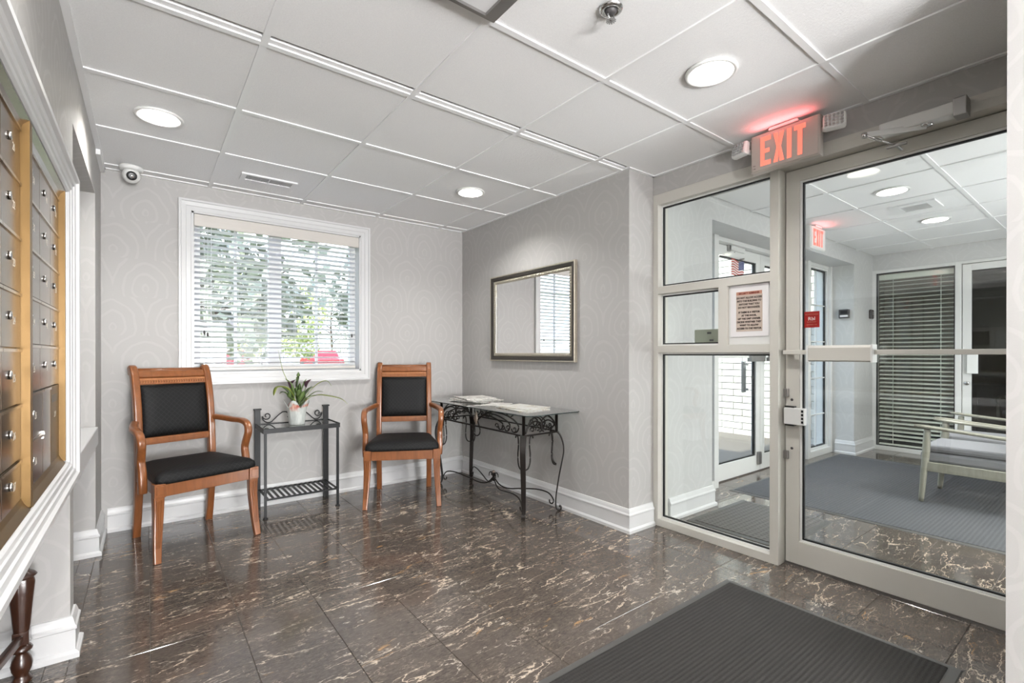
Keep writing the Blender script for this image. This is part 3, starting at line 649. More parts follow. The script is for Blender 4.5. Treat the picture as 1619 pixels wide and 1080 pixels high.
# red sticker on door glass
rs = MB().box(XD+.0155, XD+.0175, .988, 1.060, 1.268, 1.352).build('red_sticker', 'red_sign'); tag(rs, 'small square red sticker on the lobby door glass', 'sticker')
for s_, z_, sz in (('Rbl', 1.306, .026), ('SECURITY SYSTEM', 1.334, .0075), ('PROTECTED BY', 1.295, .006), ('MONITORED 24 HR', 1.281, .0055)):
    text_mesh('lettering', s_, sz, 'flag_white' if sz > .02 else 'paper_pink', rs, PL(1.024, z_, XD+.0150), extrude=.0002)
# ------------------------------------------------------------------ door closers
def closer(name, x, y0, y1, z, label, face, armdir):
    t = empty(name, (x, (y0+y1)/2, z), label=label, cat='door closer'); h = (y1-y0)/2
    mt = Matrix.Rotation(0 if face == 'x' else -pi/2, 4, 'Z')
    MB().bbox(-.065, 0, -h, h, -.026, .026, .006, mt).build('body', 'alu_w', t)
    MB().bbox(-.068, .0, -h-.012, -h+.03, -.038, .036, .004, mt).build('end_bracket', 'steel_dull', t)
    q = MB(); q.lathe([(.006, -.036), (.019, -.034), (.021, -.027), (.021, -.024)], 16, (mt @ Vector((-.035, -.02, 0)))[:]); q.build('spindle', 'chrome', t)
    a = mt @ Vector((-.035, -.02, -.034)); b = mt @ Vector((-.11, h+.04, -.02)); c = mt @ Vector((-.05, h-.06, -.085))
    if armdir == 'far': b = mt @ Vector((-.20, h-.05, -.035)); c = mt @ Vector((-.05, h+.25, -.06))
    q = MB(); q.sweep([a, b], RR(.006, .024)); q.build('main_arm', 'alu_w', t)
    q = MB(); q.tube([b, b.lerp(c, .55)], .007); q.tube([b.lerp(c, .5), c], .0045)
    q.lathe([(.011, -.012), (.011, .008)], 12, b[:]); q.build('forearm', 'chrome', t)
    d = mt.to_3x3() @ Vector((0, 1, 0)); q = MB(); q.sweep([c-d*.035, c+d*.035], RR(.014, .012)); 
    q.sweep([c, (mt @ Vector((.07 if armdir != 'far' else .0, 0, 0))).xyz*1+Vector((c.x, c.y, c.z))], RR(.012, .012)); q.build('shoe', 'steel_dull', t); return t
closer('door_closer', XF, .425, .70, 2.132, 'pale metal door closer on the header above the lobby glass door', 'x', 'near')
# ------------------------------------------------------------------ exterior doors and sidelights
def ext_glazing(parent, x0, x1, z0, z1, y, nm='pane'):
    b = MB(); t = .012
    for (a, c, d, e) in ((x0, x0+t, z0, z1), (x1-t, x1, z0, z1), (x0+t, x1-t, z0, z0+t), (x0+t, x1-t, z1-t, z1)): b.box(a, c, y-.01, y+.01, d, e)
    b.build('gasket', 'gasket', parent); MB().box(x0+t, x1-t, y-.003, y+.003, z0+t, z1-t).build(nm, 'glass', parent)
ef = MB(); EY0, EY1 = 2.12, 2.26
for a, b in ((3.39, 3.44), (3.80, 3.87), (5.68, 5.75), (6.30, 6.35)): ef.bbox(a, b, EY0, EY1, 0, 2.135, .002)
ef.bbox(3.44, 6.30, EY0+.02, EY1, 2.10, 2.135, .002)
for a, b in ((3.44, 3.80), (5.75, 6.30)): ef.bbox(a, b, EY0, EY1, 0, .07, .002)
struct('trim_2', ef, 'alu_w')
for n, (a, b) in enumerate(((3.44, 3.80), (5.75, 6.30))):
    f = MB(); t = .02
    for (c, d, e, h) in ((a, a+t, .07, 2.10), (b-t, b, .07, 2.10), (a+t, b-t, .07, .09), (a+t, b-t, 2.08, 2.10)): f.box(c, d, 2.15, 2.21, e, h)
    w = struct('window_%d' % (3+n), f, 'alu_w'); ext_glazing(w, a+t, b-t, .09, 2.08, 2.18)
    q = MB()
    for zz in (.45, .86, 1.27, 1.68): q.box(a+t, b-t, 2.171, 2.189, zz-.006, zz+.006)
    for xx in ((a+b)/2,): q.box(xx-.006, xx+.006, 2.171, 2.189, .09, 2.08)
    q.build('muntin', 'alu_w', w)
for n, (a, b, latch) in enumerate(((3.875, 4.773, 1), (4.777, 5.675, -1))):
    f = MB(); f.bbox(a, a+.085, 2.20, 2.245, .01, 2.095, .002); f.bbox(b-.085, b, 2.20, 2.245, .01, 2.095, .002); f.bbox(a+.083, b-.083, 2.20, 2.245, .01, .155, .002); f.bbox(a+.083, b-.083, 2.20, 2.245, 2.0, 2.095, .002)
    d = struct('door_%d' % (2+n), f, 'alu_w'); ext_glazing(d, a+.085, b-.085, .155, 2.0, 2.222)
    q = MB(); q.bbox(a+.01, b-.01, 2.150, 2.165, 1.095, 1.118, .002); q.box(a+.01, a+.04, 2.165, 2.2, 1.095, 1.118); q.box(b-.04, b-.01, 2.165, 2.2, 1.095, 1.118)
    pbo = q.build('panic_bar', 'alu_w', d)
    c = (b-.32, b-.05) if latch > 0 else (a+.05, a+.32)
    MB().bbox(c[0], c[1], 2.125, 2.17, 1.06, 1.13, .004).build('push_pad', 'steel_dull', pbo)
    hx = b-.15 if latch > 0 else a+.15
    q = MB(); q.bbox(hx-.03, hx+.03, 2.275, 2.295, .76, 1.06, .004); q.box(hx-.01, hx+.01, 2.245, 2.275, .78, .80); q.box(hx-.01, hx+.01, 2.245, 2.275, 1.02, 1.04); q.build('pull_handle', 'steel_dull', d)
MB()
fb = MB(); fb.bbox(4.70, 4.76, 2.175, 2.20, .07, .19, .005); fb.build('flush_bolt', 'steel_dull', bpy.data.objects['door_2'])
cl2 = closer('door_closer', 4.35, -.14, .14, 2.06, 'metal door closer above the left exterior door, seen through the sidelight', 'y', 'near'); cl2.location = (4.30, 2.18, 2.085)
cl3 = closer('door_closer', 5.2, -.14, .14, 2.06, 'metal door closer above the right exterior door, under the small exit sign', 'y', 'near'); cl3.location = (5.25, 2.18, 2.085)
# flag decal
fg = empty('flag_decal', (4.235, 2.205, 1.992), label='small american flag decal on the left exterior door glass', cat='flag')
def wavy(m, x0, x1, z0, z1, y=0):
    n = 10; vs = []
    for i in range(n+1):
        x = x0+(x1-x0)*i/n; dz = .008*sin(x*38)-.06*x; yy = y
        for zz in (z0, z1): vs += [(x, yy, zz+dz), (x, yy+.001, zz+dz)]
    fs = []
    for i in range(n):
        a = i*4; b = a+4; fs += [(a, b, b+2, a+2), (a+1, a+3, b+3, b+1), (a+2, b+2, b+3, a+3), (a, a+1, b+1, b)]
    m.add(vs, fs)
for k in range(13):
    m = MB(); z1 = -.0112*k; wavy(m, 0, .23, z1-.0112, z1); m.build('stripe', 'flag_red' if k % 2 == 0 else 'flag_white', fg)
m = MB(); wavy(m, .13, .23, -.0112*7, .0005, -.0012); cn = m.build('canton', 'flag_blue', fg)
m = MB()
for r in range(5):
    for c in range(6): m.box(.138+c*.0155-.002, .138+c*.0155+.002, -.0022, -.0014, -.010-r*.0145-.002-.0008*c, -.010-r*.0145+.002-.0008*c)
m.build('stars', 'flag_white', cn)
# ------------------------------------------------------------------ office front on the far vestibule wall
f = MB()
for a, b in ((1.875, 1.93), (1.135, 1.185)): f.bbox(XE-.01, XE+.08, a, b, 0, 2.12, .002)
f.bbox(XE-.01, XE+.08, 1.185, 1.875, 0, .05, .002); f.bbox(XE-.01, XE+.08, 1.185, 1.875, 2.085, 2.12, .002); f.bbox(XE-.01, XE+.08, .16, 1.14, 2.09, 2.12, .002); f.bbox(XE-.01, XE+.08, .16, .2, 0, 2.1, .002)
w5 = struct('window_5', f, 'alu_w')
q = MB()
for (a, c, d, e) in ((1.185, 1.195, .05, 2.085), (1.865, 1.875, .05, 2.085), (1.195, 1.865, .05, .06), (1.195, 1.865, 2.075, 2.085)): q.box(XE+.004, XE+.024, a, c, d, e)
q.build('gasket', 'gasket', w5); MB().box(XE+.012, XE+.018, 1.195, 1.865, .06, 2.075).build('pane', 'glass', w5)
f = MB(); f.bbox(XE+.01, XE+.055, 1.06, 1.13, .01, 2.085, .002); f.bbox(XE+.01, XE+.055, .205, .28, .01, 2.085, .002); f.bbox(XE+.01, XE+.055, .28, 1.06, .01, .15, .002); f.bbox(XE+.01, XE+.055, .28, 1.06, 2.015, 2.085, .002)
d4 = struct('door_4', f, 'alu_w'); MB().box(XE+.03, XE+.036, .28, 1.06, .15, 2.015).build('pane', 'glass_dark', d4)
q = MB(); q.lathe([(.022, 0), (.022, .008), (.012, .012)], 16, (XE+.01, 1.095, .82), Matrix.Rotation(-pi/2, 4, 'Y')); q.build('lock_cylinder', 'chrome', d4)
q = MB(); q.bbox(XE-.03, XE-.01, 1.005, 1.09, .925, 1.14, .004); q.box(XE-.012, XE+.012, 1.02, 1.075, .94, .96); q.box(XE-.012, XE+.012, 1.02, 1.075, 1.10, 1.12); q.build('pull_handle', 'whiteplastic', d4)
ob = empty('office_blind', (XE+.06, 1.53, 2.07), label='warm grey horizontal blind behind the office window', cat='blind')
MB().bbox(.0, .05, -.335, .335, -.06, .0, .003).build('head_rail', 'blind_g', ob)
m = MB(); vs = []
prof = [(-.023, -.010), (-.010, -.003), (.003, .002), (.023, .007)]
for sx in (-.333, .333):
    for o_ in (0, .002):
        for x, zz in prof: vs.append((x, sx, zz+o_))
n = 4; m.add(vs, [(i, i+1, n+i+1, n+i) for i in range(3)]+[(2*n+i, 2*n+i+1, 3*n+i+1, 3*n+i) for i in range(3)]+[(i, i+1, 2*n+i+1, 2*n+i) for i in range(3)]+[(n+i, n+i+1, 3*n+i+1, 3*n+i) for i in range(3)]+[(0, n, 3*n, 2*n), (3, n+3, 3*n+3, 2*n+3)])
s0 = m.build('slat', 'blind_g', ob)
zz = -.09; first = True
while zz > -1.99:
    o = s0 if first else s0.copy()
    if not first: COL.objects.link(o)
    first = False; o.parent = ob; o.location = (.027, 0, zz); zz -= .0475
MB().bbox(.008, .046, -.333, .333, -2.015, -1.998, .003).build('bottom_rail', 'blind_g', ob)
for yy in (-.22, .2):
    MB().box(.0, .0015, yy-.003, yy+.003, -2.0, -.05).build('ladder_cord', 'blind_g', ob)
# office room behind
wall('wall_office', 'office_wall', (8.9, 9.0, -.8, 2.4, -.1, T), (XE+.1, 9.0, 2.3, 2.4, -.1, T), (XE+.1, 9.0, -.9, -.8, -.1, T))
wall('floor_office', 'officecarpet', (7.0, 9.0, -.9, 2.4, -.12, 0)); wall('ceiling_office', 'ceil_paint', (XE+.1, 9.0, -.9, 2.4, T-.1, T))
dk = empty('office_desk', (8.35, .55, 0), label='dark office desk with papers behind the far glass door', cat='desk')
MB().bbox(-.35, .35, -.7, .7, .72, .76, .004).build('desktop', 'office_dark', dk)
for y in (-.66, .62): MB().bbox(-.33, .33, y, y+.04, 0, .72, .004).build('side_panel', 'office_dark', dk)
MB().bbox(-.30, -.28, -.62, .62, .25, .72, .004).build('modesty_panel', 'office_dark', dk)
pp = MB().box(8.05, 8.32, .45, .85, .761, .775).build('paper_stack', 'paper_white'); tag(pp, 'white papers lying on the dark office desk', 'papers')
mo = empty('computer_monitor', (8.5, .55, .76), label='dark computer monitor with a bluish strip on the office desk', cat='monitor')
MB().lathe([(.11, 0), (.11, .012), (.02, .02), (.018, .16)], 20).build('stand', 'black', mo); MB().bbox(-.02, .02, -.28, .28, .14, .48, .006).build('housing', 'black', mo); MB().box(-.022, -.0205, -.18, .12, .40, .43).build('lit_strip', 'screen', mo)
oc = empty('office_chair', (7.62, .62, 0), .4, label='black office armchair just behind the far glass door', cat='chair')
MB().bbox(-.24, .24, -.24, .24, .42, .50, .03).build('seat', 'office_dark', oc); MB().bbox(-.26, -.20, -.22, .22, .52, 1.0, .03).build('backrest', 'office_dark', oc)
for y in (-.27, .27):
    q = MB(); q.tube(cr([(.2, y, .40), (.22, y, .62), (.1, y, .66), (-.22, y, .66)], 5), .016); q.build('armrest', 'steel_dull', oc)
MB().lathe([(.03, .1), (.03, .42)], 12).build('column', 'steel_dull', oc)
for k in range(5):
    a = 2*pi*k/5; q = MB(); q.tube([(0, 0, .12), (.27*cos(a), .27*sin(a), .05)], .018); q.lathe([(.02, .0), (.026, .02), (.02, .045)], 10, (.27*cos(a), .27*sin(a), 0)); q.build('base_leg', 'office_dark', oc)
# ------------------------------------------------------------------ outdoors
gr = MB(); gr.box(-60, 60, 4.1, 120, -.35, -.03); gr.box(-60, 3.0, 2.3, 4.1, -.35, -.06); struct('ground_lawn', gr, 'lawn')
gr = MB(); gr.box(-60, 60, 29, 40, -.05, -.015); struct('ground_road', gr, 'asphalt')
gr = MB(); gr.box(3.0, 6.78, 2.26, 8, -.35, -.02); gr.box(6.78, 6.85, 5.6, 8, -.35, -.02); struct('ground_paving', gr, 'paving')
m = MB(); m.box(4.2, 5.9, 2.5, 3.25, -.02, -.008); tag(m.build('outdoor_mat', 'mat_blue'), 'dark blue speckled mat on the paving outside the exterior doors', 'mat')
# brick return wall
m = MB(); m.box(6.79, 6.99, 2.3, 5.6, -.1, 2.9); bwall = struct('wall_brick', m, 'mortar')
bw, bh, gp = .29, .093, .008; bme = None; rest = MB()
for r in range(31):
    y = 2.31-(r % 2)*bw*.42; z = -.02+r*bh
    while y < 5.6:
        a, b = max(y, 2.305), min(y+bw-gp, 5.6); y += bw
        if b-a < .05: continue
        if a < 4.35 and abs(b-a-(bw-gp)) < 1e-4:
            if bme is None: q = MB(); q.bbox(-.0, .07, 0, bw-gp, 0, bh-gp, .004); o = q.build('brick', 'brick', bwall); bme = o
            else: o = bme.copy(); COL.objects.link(o)
            o.parent = bwall; o.location = (6.72+random.uniform(-.001, .001), a, z)
        else: rest.box(6.72, 6.79, a, b, z, z+bh-gp)
rest.build('brick', 'brick', bwall)['kind'] = 'stuff'
# porch roof slab
# trees
def tree(x, y, h, r, label, mat='tleaf', n=2600, seed=1):
    rd = random.Random(seed); t = empty('tree', (x, y, -.03), label=label, cat='tree')
    q = MB(); q.tube(cr([(0, 0, 0), (.05, .02, h*.25), (-.04, .05, h*.5), (.03, 0, h*.75)], 4), .14, 8, scale=[1-.6*i/12 for i in range(13)])
    for k in range(7):
        a = 2*pi*k/7+rd.random(); z0 = h*(.28+.06*k); q.tube([(0, 0, z0), (r*.35*cos(a), r*.35*sin(a), z0+h*.10), (r*.75*cos(a), r*.75*sin(a), z0+h*.2)], .05, 6, scale=[1, .6, .25])
    q.build('trunk', 'bark', t)
    m = MB(); cl = [(rd.uniform(-.75, .75)*r, rd.uniform(-.6, .6)*r, h*rd.uniform(.3, .95), rd.uniform(.28, .5)*r) for _ in range(16)]
    for i in range(n):
        c = rd.choice(cl); d = Vector((rd.gauss(0, 1), rd.gauss(0, 1), rd.gauss(0, 1))).normalized()*c[3]*rd.uniform(.55, 1)
        p = Vector(c[:3])+d; s_ = rd.uniform(.07, .15); u = Vector((rd.gauss(0, 1), rd.gauss(0, 1), rd.gauss(0, 1))).normalized()*s_; v = u.cross(Vector((rd.gauss(0, 1), rd.gauss(0, 1), rd.gauss(0, 1)))).normalized()*s_*.6
        m.add([p-u, p+v, p+u, p-v], [(0, 1, 2, 3)])
    o = m.build('foliage', mat, t); o['kind'] = 'stuff'
tree(.6, 8.6, 5.6, 2.0, 'leafy green tree nearest the window, behind the blind at left', n=3600, seed=3)
tree(4.9, 9.6, 5.2, 2.1, 'leafy green tree behind the right half of the window blind', n=3200, seed=5)
tree(-3.4, 13, 6.5, 2.2, 'tall tree beyond the lawn at the far left of the window', n=2400, seed=8)
tree(5.2, 26, 5.0, 2.2, 'yellow-green tree across the road seen between the blind slats', 'tleaf2', n=2600, seed=9)
tree(13.5, 44, 7.5, 3.4, 'distant green tree across the road at the right of the window', n=2000, seed=11)
def car(x, y, rz, mat, label, name='parked_car'):
    t = empty(name, (x, y, -.015), rz, label=label, cat='car')
    q = MB(); q.smooth = True; prof = [(-2.1, .3), (-2.15, .6), (-2.0, .82), (-1.2, .9), (-.6, 1.38), (.7, 1.42), (1.4, .98), (2.0, .9), (2.15, .6), (2.1, .3)]
    q.smooth = False; q.prism(prof, -.85, .85, lambda a, b, c: (a, c, b)); q.build('body', mat, t, bevel=.08)
    q = MB(); q.prism([(-1.08, .93), (-.55, 1.32), (.66, 1.35), (1.2, .98)], -.862, .862, lambda a, b, c: (a, c, b)); q.build('side_window', 'carglass', t)
    for sx in (-1.3, 1.35):
        for sy in (-.8, .8):
            q = MB(); q.lathe([(.3, -.1), (.33, -.07), (.33, .07), (.3, .1)], 20, (sx, sy, .33), Matrix.Rotation(pi/2, 4, 'X')); q.build('wheel', 'tyre', t)
car(4.4, 34, 1.5, 'carred', 'red car parked end-on across the lawn at the lower left of the window'); car(6.9, 34.5, 1.45, 'carwhite', 'white car parked end-on across the lawn beside the red car'); car(9.6, 33.5, 1.6, 'carred', 'red car parked end-on across the lawn at the right of the white car')
hs = empty('house', (3.5, 52, -.03), label='tan house with grey roof across the road', cat='house')
MB().box(-5, 5, -3, 3, 0, 3).build('wall', 'siding', hs); q = MB(); q.prism([(-3.4, 2.95), (0, 5), (3.4, 2.95)], -5.3, 5.3, lambda a, b, c: (c, a, b)); q.build('roof', 'roofm', hs)
for xx in (-3.2, -1, 1.2, 3.4): MB().box(xx-.5, xx+.5, -3.04, -2.98, 1, 2.3).build('window', 'carglass', hs)
# ------------------------------------------------------------------ mailboxes in the left wall
tr = MB(); XC = XL
def casing_x(m, y0, y1, z0, z1, x, w=.062):
    prof = [(0, 0), (0, .004), (.004, .010), (.012, .012), (.015, .016), (.030, .017), (.033, .022), (.046, .024), (.050, .033), (w, .034), (w, 0)]; k = len(prof)
    c = [(y0, z0), (y1, z0), (y1, z1), (y0, z1)]; s_ = {(y0, z0): (-1, -1), (y1, z0): (1, -1), (y1, z1): (1, 1), (y0, z1): (-1, 1)}
    for i in range(4):
        a, b = c[i], c[(i+1) % 4]; vs = [(x+d, p[0]+s_[p][0]*o, p[1]+s_[p][1]*o) for p in (a, b) for o, d in prof]
        m.add(vs, [(j, (j+1) % k, k+(j+1) % k, k+j) for j in range(k)])
casing_x(tr, MY0, MY1, MZ0+.012, MZ1-.012, XL); struct('trim_3', tr, 'trim')
XM = XL-.016    # door plane
def mail_unit(y0, y1, label, doors, name='mailbox_unit'):
    t = empty(name, (XM, (y0+y1)/2, MZ0), label=label, cat='mailboxes', group=None); cy_ = (y0+y1)/2
    z0, z1 = .755, 1.70; fr = .012
    q = MB(); q.box(-.09, -.006, y0-cy_, y1-cy_, z0-MZ0, z1-MZ0); q.build('cabinet', 'mailbox', t)
    MB().box(-.006, .018, y1-cy_-.013, y1-cy_, z0-MZ0, z1-MZ0).build('side_rail', 'goldsteel', t); MB().box(-.006, .018, y0-cy_, y0-cy_+.013, z0-MZ0, z1-MZ0).build('side_rail', 'goldsteel', t)
    q = MB(); q.prism([(-.006, z1-MZ0-.03), (.0, z1-MZ0-.03), (.006, z1-MZ0-.012), (.018, z1-MZ0), (-.006, z1-MZ0)], y0-cy_+.013, y1-cy_-.013, lambda x, z, y: (x, y, z)); q.build('top_rail', 'mailbox', t)
    q = MB(); q.prism([(-.006, 0.02), (.018, .005), (.018, .012), (.006, .030), (0, .045), (-.006, .045)], y0-cy_+.013, y1-cy_-.013, lambda x, z, y: (x, y, z)); q.build('bottom_rail', 'goldsteel', t)
    for (a, b, c, d, num, kind) in doors:
        g = .0015; q = MB(); q.bbox(-.006, .001, a-cy_+g, b-cy_-g, c-MZ0+g, d-MZ0-g, .001); do = q.build('mailbox_door', 'mailbox' if kind != 'tall' else 'goldsteel', t)
        my = (a+b)/2-cy_; mz = (c+d)/2-MZ0
        if kind != 'tall':
            q = MB(); q.box(-.001, .0045, a-cy_+g, b-cy_-g, d-MZ0-.009, d-MZ0-.002); q.build('hinge_strip', 'goldpale', do)
        if kind in ('door',):
            q = MB(); R_ = Matrix.Rotation(pi/2, 4, 'Y'); q.lathe([(.0098, 0), (.0098, .0035), (.0085, .005)], 16, (.001, my-.02, mz+.006), R_); lk = q.build('lock', 'chrome', do)
            q = MB(); q.box(.0058, .0063, my-.0212, my-.0188, mz+.002, mz+.010); q.build('keyhole', 'black', lk)
            text_mesh('number', num, .026, 'engrave', do, FM((.0013, my+.028, mz-.012), (0, 1, 0), (0, 0, 1)), extrude=.0001)
        elif kind == 'tall':
            MB().box(.0005, .0016, a-cy_+.03, b-cy_-.03, d-MZ0-.055, d-MZ0-.03).build('slot', 'black', do)
            text_mesh('number', num, .026, 'engrave', do, FM((.0013, my+.0, d-MZ0-.105), (0, 1, 0), (0, 0, 1)), extrude=.0001)
    return t
za, zb, n1 = .742, 1.677, 7; rh = (zb-za)/n1
d1 = []
for c, (a, b) in enumerate(((1.04, 1.235), (1.235, 1.43), (1.43, 1.622))):
    for r in range(n1): d1.append((a, b, zb-(r+1)*rh if r < n1-1 else .775, zb-r*rh, str((1, 11, 21)[c]+r), 'door'))
mail_unit(1.025, 1.637, 'left bronze mailbox unit of large doors, nearest the camera', d1)
d2 = []; r2 = .1283; zt = 1.668; ym = (1.655, 1.885, 2.072, 2.250)
for c in range(3):
    for r in range(5): d2.append((ym[c], ym[c+1], zt-(r+1)*r2, zt-r*r2, str((31, 41, 51)[c]+r), 'door'))
for r in (5, 6): d2.append((ym[0], 1.925, zt-(r+1)*r2 if r == 5 else .775, zt-r*r2, '%d' % (20+r), 'door'))
d2.append((1.929, 2.068, .775, zt-5*r2, '', 'panel')); d2.append((2.074, ym[3], .775, zt-5*r2, '219', 'tall'))
mu = mail_unit(1.641, 2.264, 'right bronze mailbox unit with a tall slotted door, beside the alcove', d2)
q = MB(); q.box(0, .006, -.032, -.022, .158, .168); q.box(.001, .004, -.031, -.024, .146, .159); q.build('latch', 'chrome', mu)
# ------------------------------------------------------------------ table with turned leg under the mailboxes
tb = empty('side_table', (-.438, 1.65, 0), label='dark wooden table with turned fluted legs under the mailboxes', cat='table')
MB().bbox(-.14, .135, -.62, .70, .585, .612, .006).build('tabletop', 'walnut', tb)
for sx, sy in ((.093, .64), (.093, -.55), (-.11, .64), (-.11, -.55)):
    m = MB(); m.bbox(sx-.024, sx+.024, sy-.024, sy+.024, .44, .585, .003)
    pr_ = [(.022, .44), (.016, .433), (.026, .424), (.030, .416), (.024, .408), (.018, .398), (.020, .385), (.034, .376), (.040, .368), (.030, .360)]
    m.lathe(pr_[::-1], 24, (sx, sy, 0))
    # fluted taper
    n = 32; vs = []; zs = (.180, .20, .25, .31, .345, .360); rs_ = (.021, .023, .027, .032, .035, .031)
    for z, r in zip(zs, rs_):
        for i in range(n): a = 2*pi*i/n; rr = r*(1-.13*max(0, sin(a*8))); vs.append((sx+rr*cos(a), sy+rr*sin(a), z))
    m.smooth = True; m.add(vs, [(k*n+i, k*n+(i+1) % n, (k+1)*n+(i+1) % n, (k+1)*n+i) for k in range(5) for i in range(n)]); m.smooth = False
    m.bbox(sx-.021, sx+.021, sy-.021, sy+.021, .135, .182, .003)
    m.lathe([(.016, .0), (.026, .004), (.028, .012), (.022, .022), (.018, .030), (.026, .05), (.029, .068), (.024, .088), (.016, .103), (.017, .108), (.027, .113), (.029, .120), (.024, .128), (.018, .136)], 24, (sx, sy, 0))
    m.build('leg', 'walnut', tb)
q = MB(); q.bbox(-.10, .085, .625, .655, .50, .582, .003); q.bbox(-.10, .085, -.565, -.535, .50, .582, .003); q.bbox(.082, .10, -.53, .62, .50, .582, .003); q.build('apron', 'walnut', tb)
q = MB(); q.sweep([(.093, .64, .158), (-.11, -.55, .158)], RR(.022, .028)); q.sweep([(.093, -.55, .158), (-.11, .64, .158)], RR(.022, .0275)); q.build('stretcher', 'walnut', tb)
# ------------------------------------------------------------------ upholstered armchairs
def make_armchair(loc, rz, label):
    t = empty('armchair', loc, rz, label=label, cat='chair', group=None)
    fx, bx, fy, by = .262, .205, -.245, .245
    for s in (-1, 1):
        # sabre front leg
        m = MB(); P = [(s*(fx-.010), fy+.012, .352), (s*(fx-.010), fy+.014, .27), (s*(fx-.006), fy+.008, .18), (s*(fx-.001), fy-.002, .09), (s*(fx+.004), fy-.020, 0)]
        m.sweep(cr(P, 4), RR(.053, .048, .18), (0, -1, 0), scale=[1-.36*i/16 for i in range(17)])
        for k in (-1, 0, 1): m.sweep([(s*(fx-.010)+k*.011, fy-.0115, .335), (s*(fx-.006)+k*.010, fy-.013, .18), (s*(fx-.001)+k*.008, fy-.022, .08)], RR(.005, .004, .4, 1), (0, -1, 0))
        m.build('leg', 'cherry', t)
        q = MB(); q.bbox(s*(fx-.012)-.027, s*(fx-.012)+.027, fy-.018, fy+.036, .350, .424, .003); q.bbox(s*(fx-.012)-.017, s*(fx-.012)+.017, fy-.0205, fy-.016, .366, .412, .002); q.build('leg_block', 'cherry', t)
        # rear post, floor to scroll top
        P = [(s*bx, by+.045, 0), (s*bx, by+.02, .14), (s*bx, by, .30), (s*bx, by-.005, .42), (s*bx, by+.0, .55), (s*bx, by+.012, .70), (s*bx, by+.035, .85), (s*bx, by+.068, .97), (s*bx, by+.105, 1.035), (s*bx, by+.128, 1.030)]
        C_ = cr(P, 4); n = len(C_); m = MB()
        m.sweep(C_, RR(.042, .048, .25), (0, 1, 0), scale=[(1, .75+.3*min(1, i/10)) if i < n-6 else (1, 1.0-.07*(i-n+6)) for i in range(n)])
        m.lathe([(.020, -.019), (.023, -.015), (.023, .015), (.020, .019)], 16, (s*bx, by+.118, 1.018), Matrix.Rotation(pi/2, 4, 'Y'))
        m.build('post', 'cherry', t)
        # arm
        A = [(s*(bx+.012), by+.012, .705), (s*(bx+.040), by-.06, .700), (s*(bx+.070), by-.16, .692), (s*(bx+.084), by-.26, .690), (s*(bx+.086), by-.325, .672), (s*(bx+.084), by-.345, .625), (s*(bx+.080), by-.325, .57), (s*(bx+.077), by-.312, .52), (s*(bx+.076), by-.328, .46), (s*(bx+.076), by-.335, .40), (s*(bx+.074), by-.33, .352)]
        C_ = cr(A, 5); n = len(C_)
        m = MB()
        # rotating frame handled by sweeping with outward up-vector
        m.sweep(C_, RR(.034, .042, .35, 4), (s*1.0, 0, 0), scale=[(1.0 if i < n*.45 else 1.15, 1.0) for i in range(n)]); o = m.build('armrest', 'cherry', t)
        for p in o.data.polygons: p.use_smooth = True
    # rails
    q = MB(); q.bbox(-fx+.04, fx-.04, fy-.008, fy+.016, .350, .420, .003); q.build('front_rail', 'cherry', t)
    for s in (-1, 1):
        q = MB(); q.sweep([(s*(fx-.012), fy+.03, .385), (s*(bx+.004), by-.01, .385)], RR(.024, .066, .1), (0, 0, 1)); q.build('side_rail', 'cherry', t)
    MB().bbox(-bx+.015, bx-.015, by-.02, by+.006, .350, .418, .003).build('back_rail', 'cherry', t)
    # seat cushion: crowned trapezoid
    m = MB(); m.smooth = True; n = 18; vs = []; rings = []
    def outl(k, z):
        pts = []
        for sx, sy in ((-1, -1), (1, -1), (1, 1), (-1, 1)):
            pass
        out = []
        N = 48
        for i in range(N):
            a = 2*pi*i/N; c, s_ = cos(a), sin(a); e = .16
            ux = math.copysign(abs(c)**e, c); uy = math.copysign(abs(s_)**e, s_)
            yy = (fy-.022)+(by-.035-(fy-.022))*(uy+1)/2; w = (fx+.012)+(bx+.012-fx-.012)*((uy+1)/2)
            out.append((ux*w*k[0], (yy-0)*k[1]+.0*(1-k[1]), z))
        return out
    lv = [((.985, .985), .418), ((1.0, 1.0), .428), ((1.004, 1.004), .444), ((.985, .98), .460), ((.93, .92), .473), ((.80, .78), .483), ((.55, .52), .489), ((.25, .22), .491)]
    for k, z in lv: vs += outl(k, z)
    N = 48; fs = [(r*N+i, r*N+(i+1) % N, (r+1)*N+(i+1) % N, (r+1)*N+i) for r in range(len(lv)-1) for i in range(N)]; fs += [tuple(range(N))[::-1], tuple((len(lv)-1)*N+i for i in range(N))]
    m.add(vs, fs); m.build('seat', 'fabric', t)
    # back: crest rail, inlaid band, pad, lower rail (follow the post's rake)
    yk = lambda z: by+(.0 if z < .55 else .012*(z-.55)/.15 if z < .7 else .012+.023*(z-.7)/.15 if z < .85 else .035+.033*(z-.85)/.12)
    q = MB(); q.sweep([(-bx+.014, by+.082, .998), (bx-.014, by+.082, .998)], [(.0+a, b) for a, b in RR(.032, .050, .35)], (0, .55, 1)); q.tube([(-bx+.014, by+.118, 1.020), (bx-.014, by+.118, 1.020)], .019, 14); q.build('crest_rail', 'cherry', t)
    q = MB(); q.sweep([(-bx+.014, by+.058, .955), (bx-.014, by+.058, .955)], RR(.020, .040, .12), (0, .3, 1)); bn = q.build('inlaid_band', 'cherry_hi', t)
    q = MB()   # greek key relief
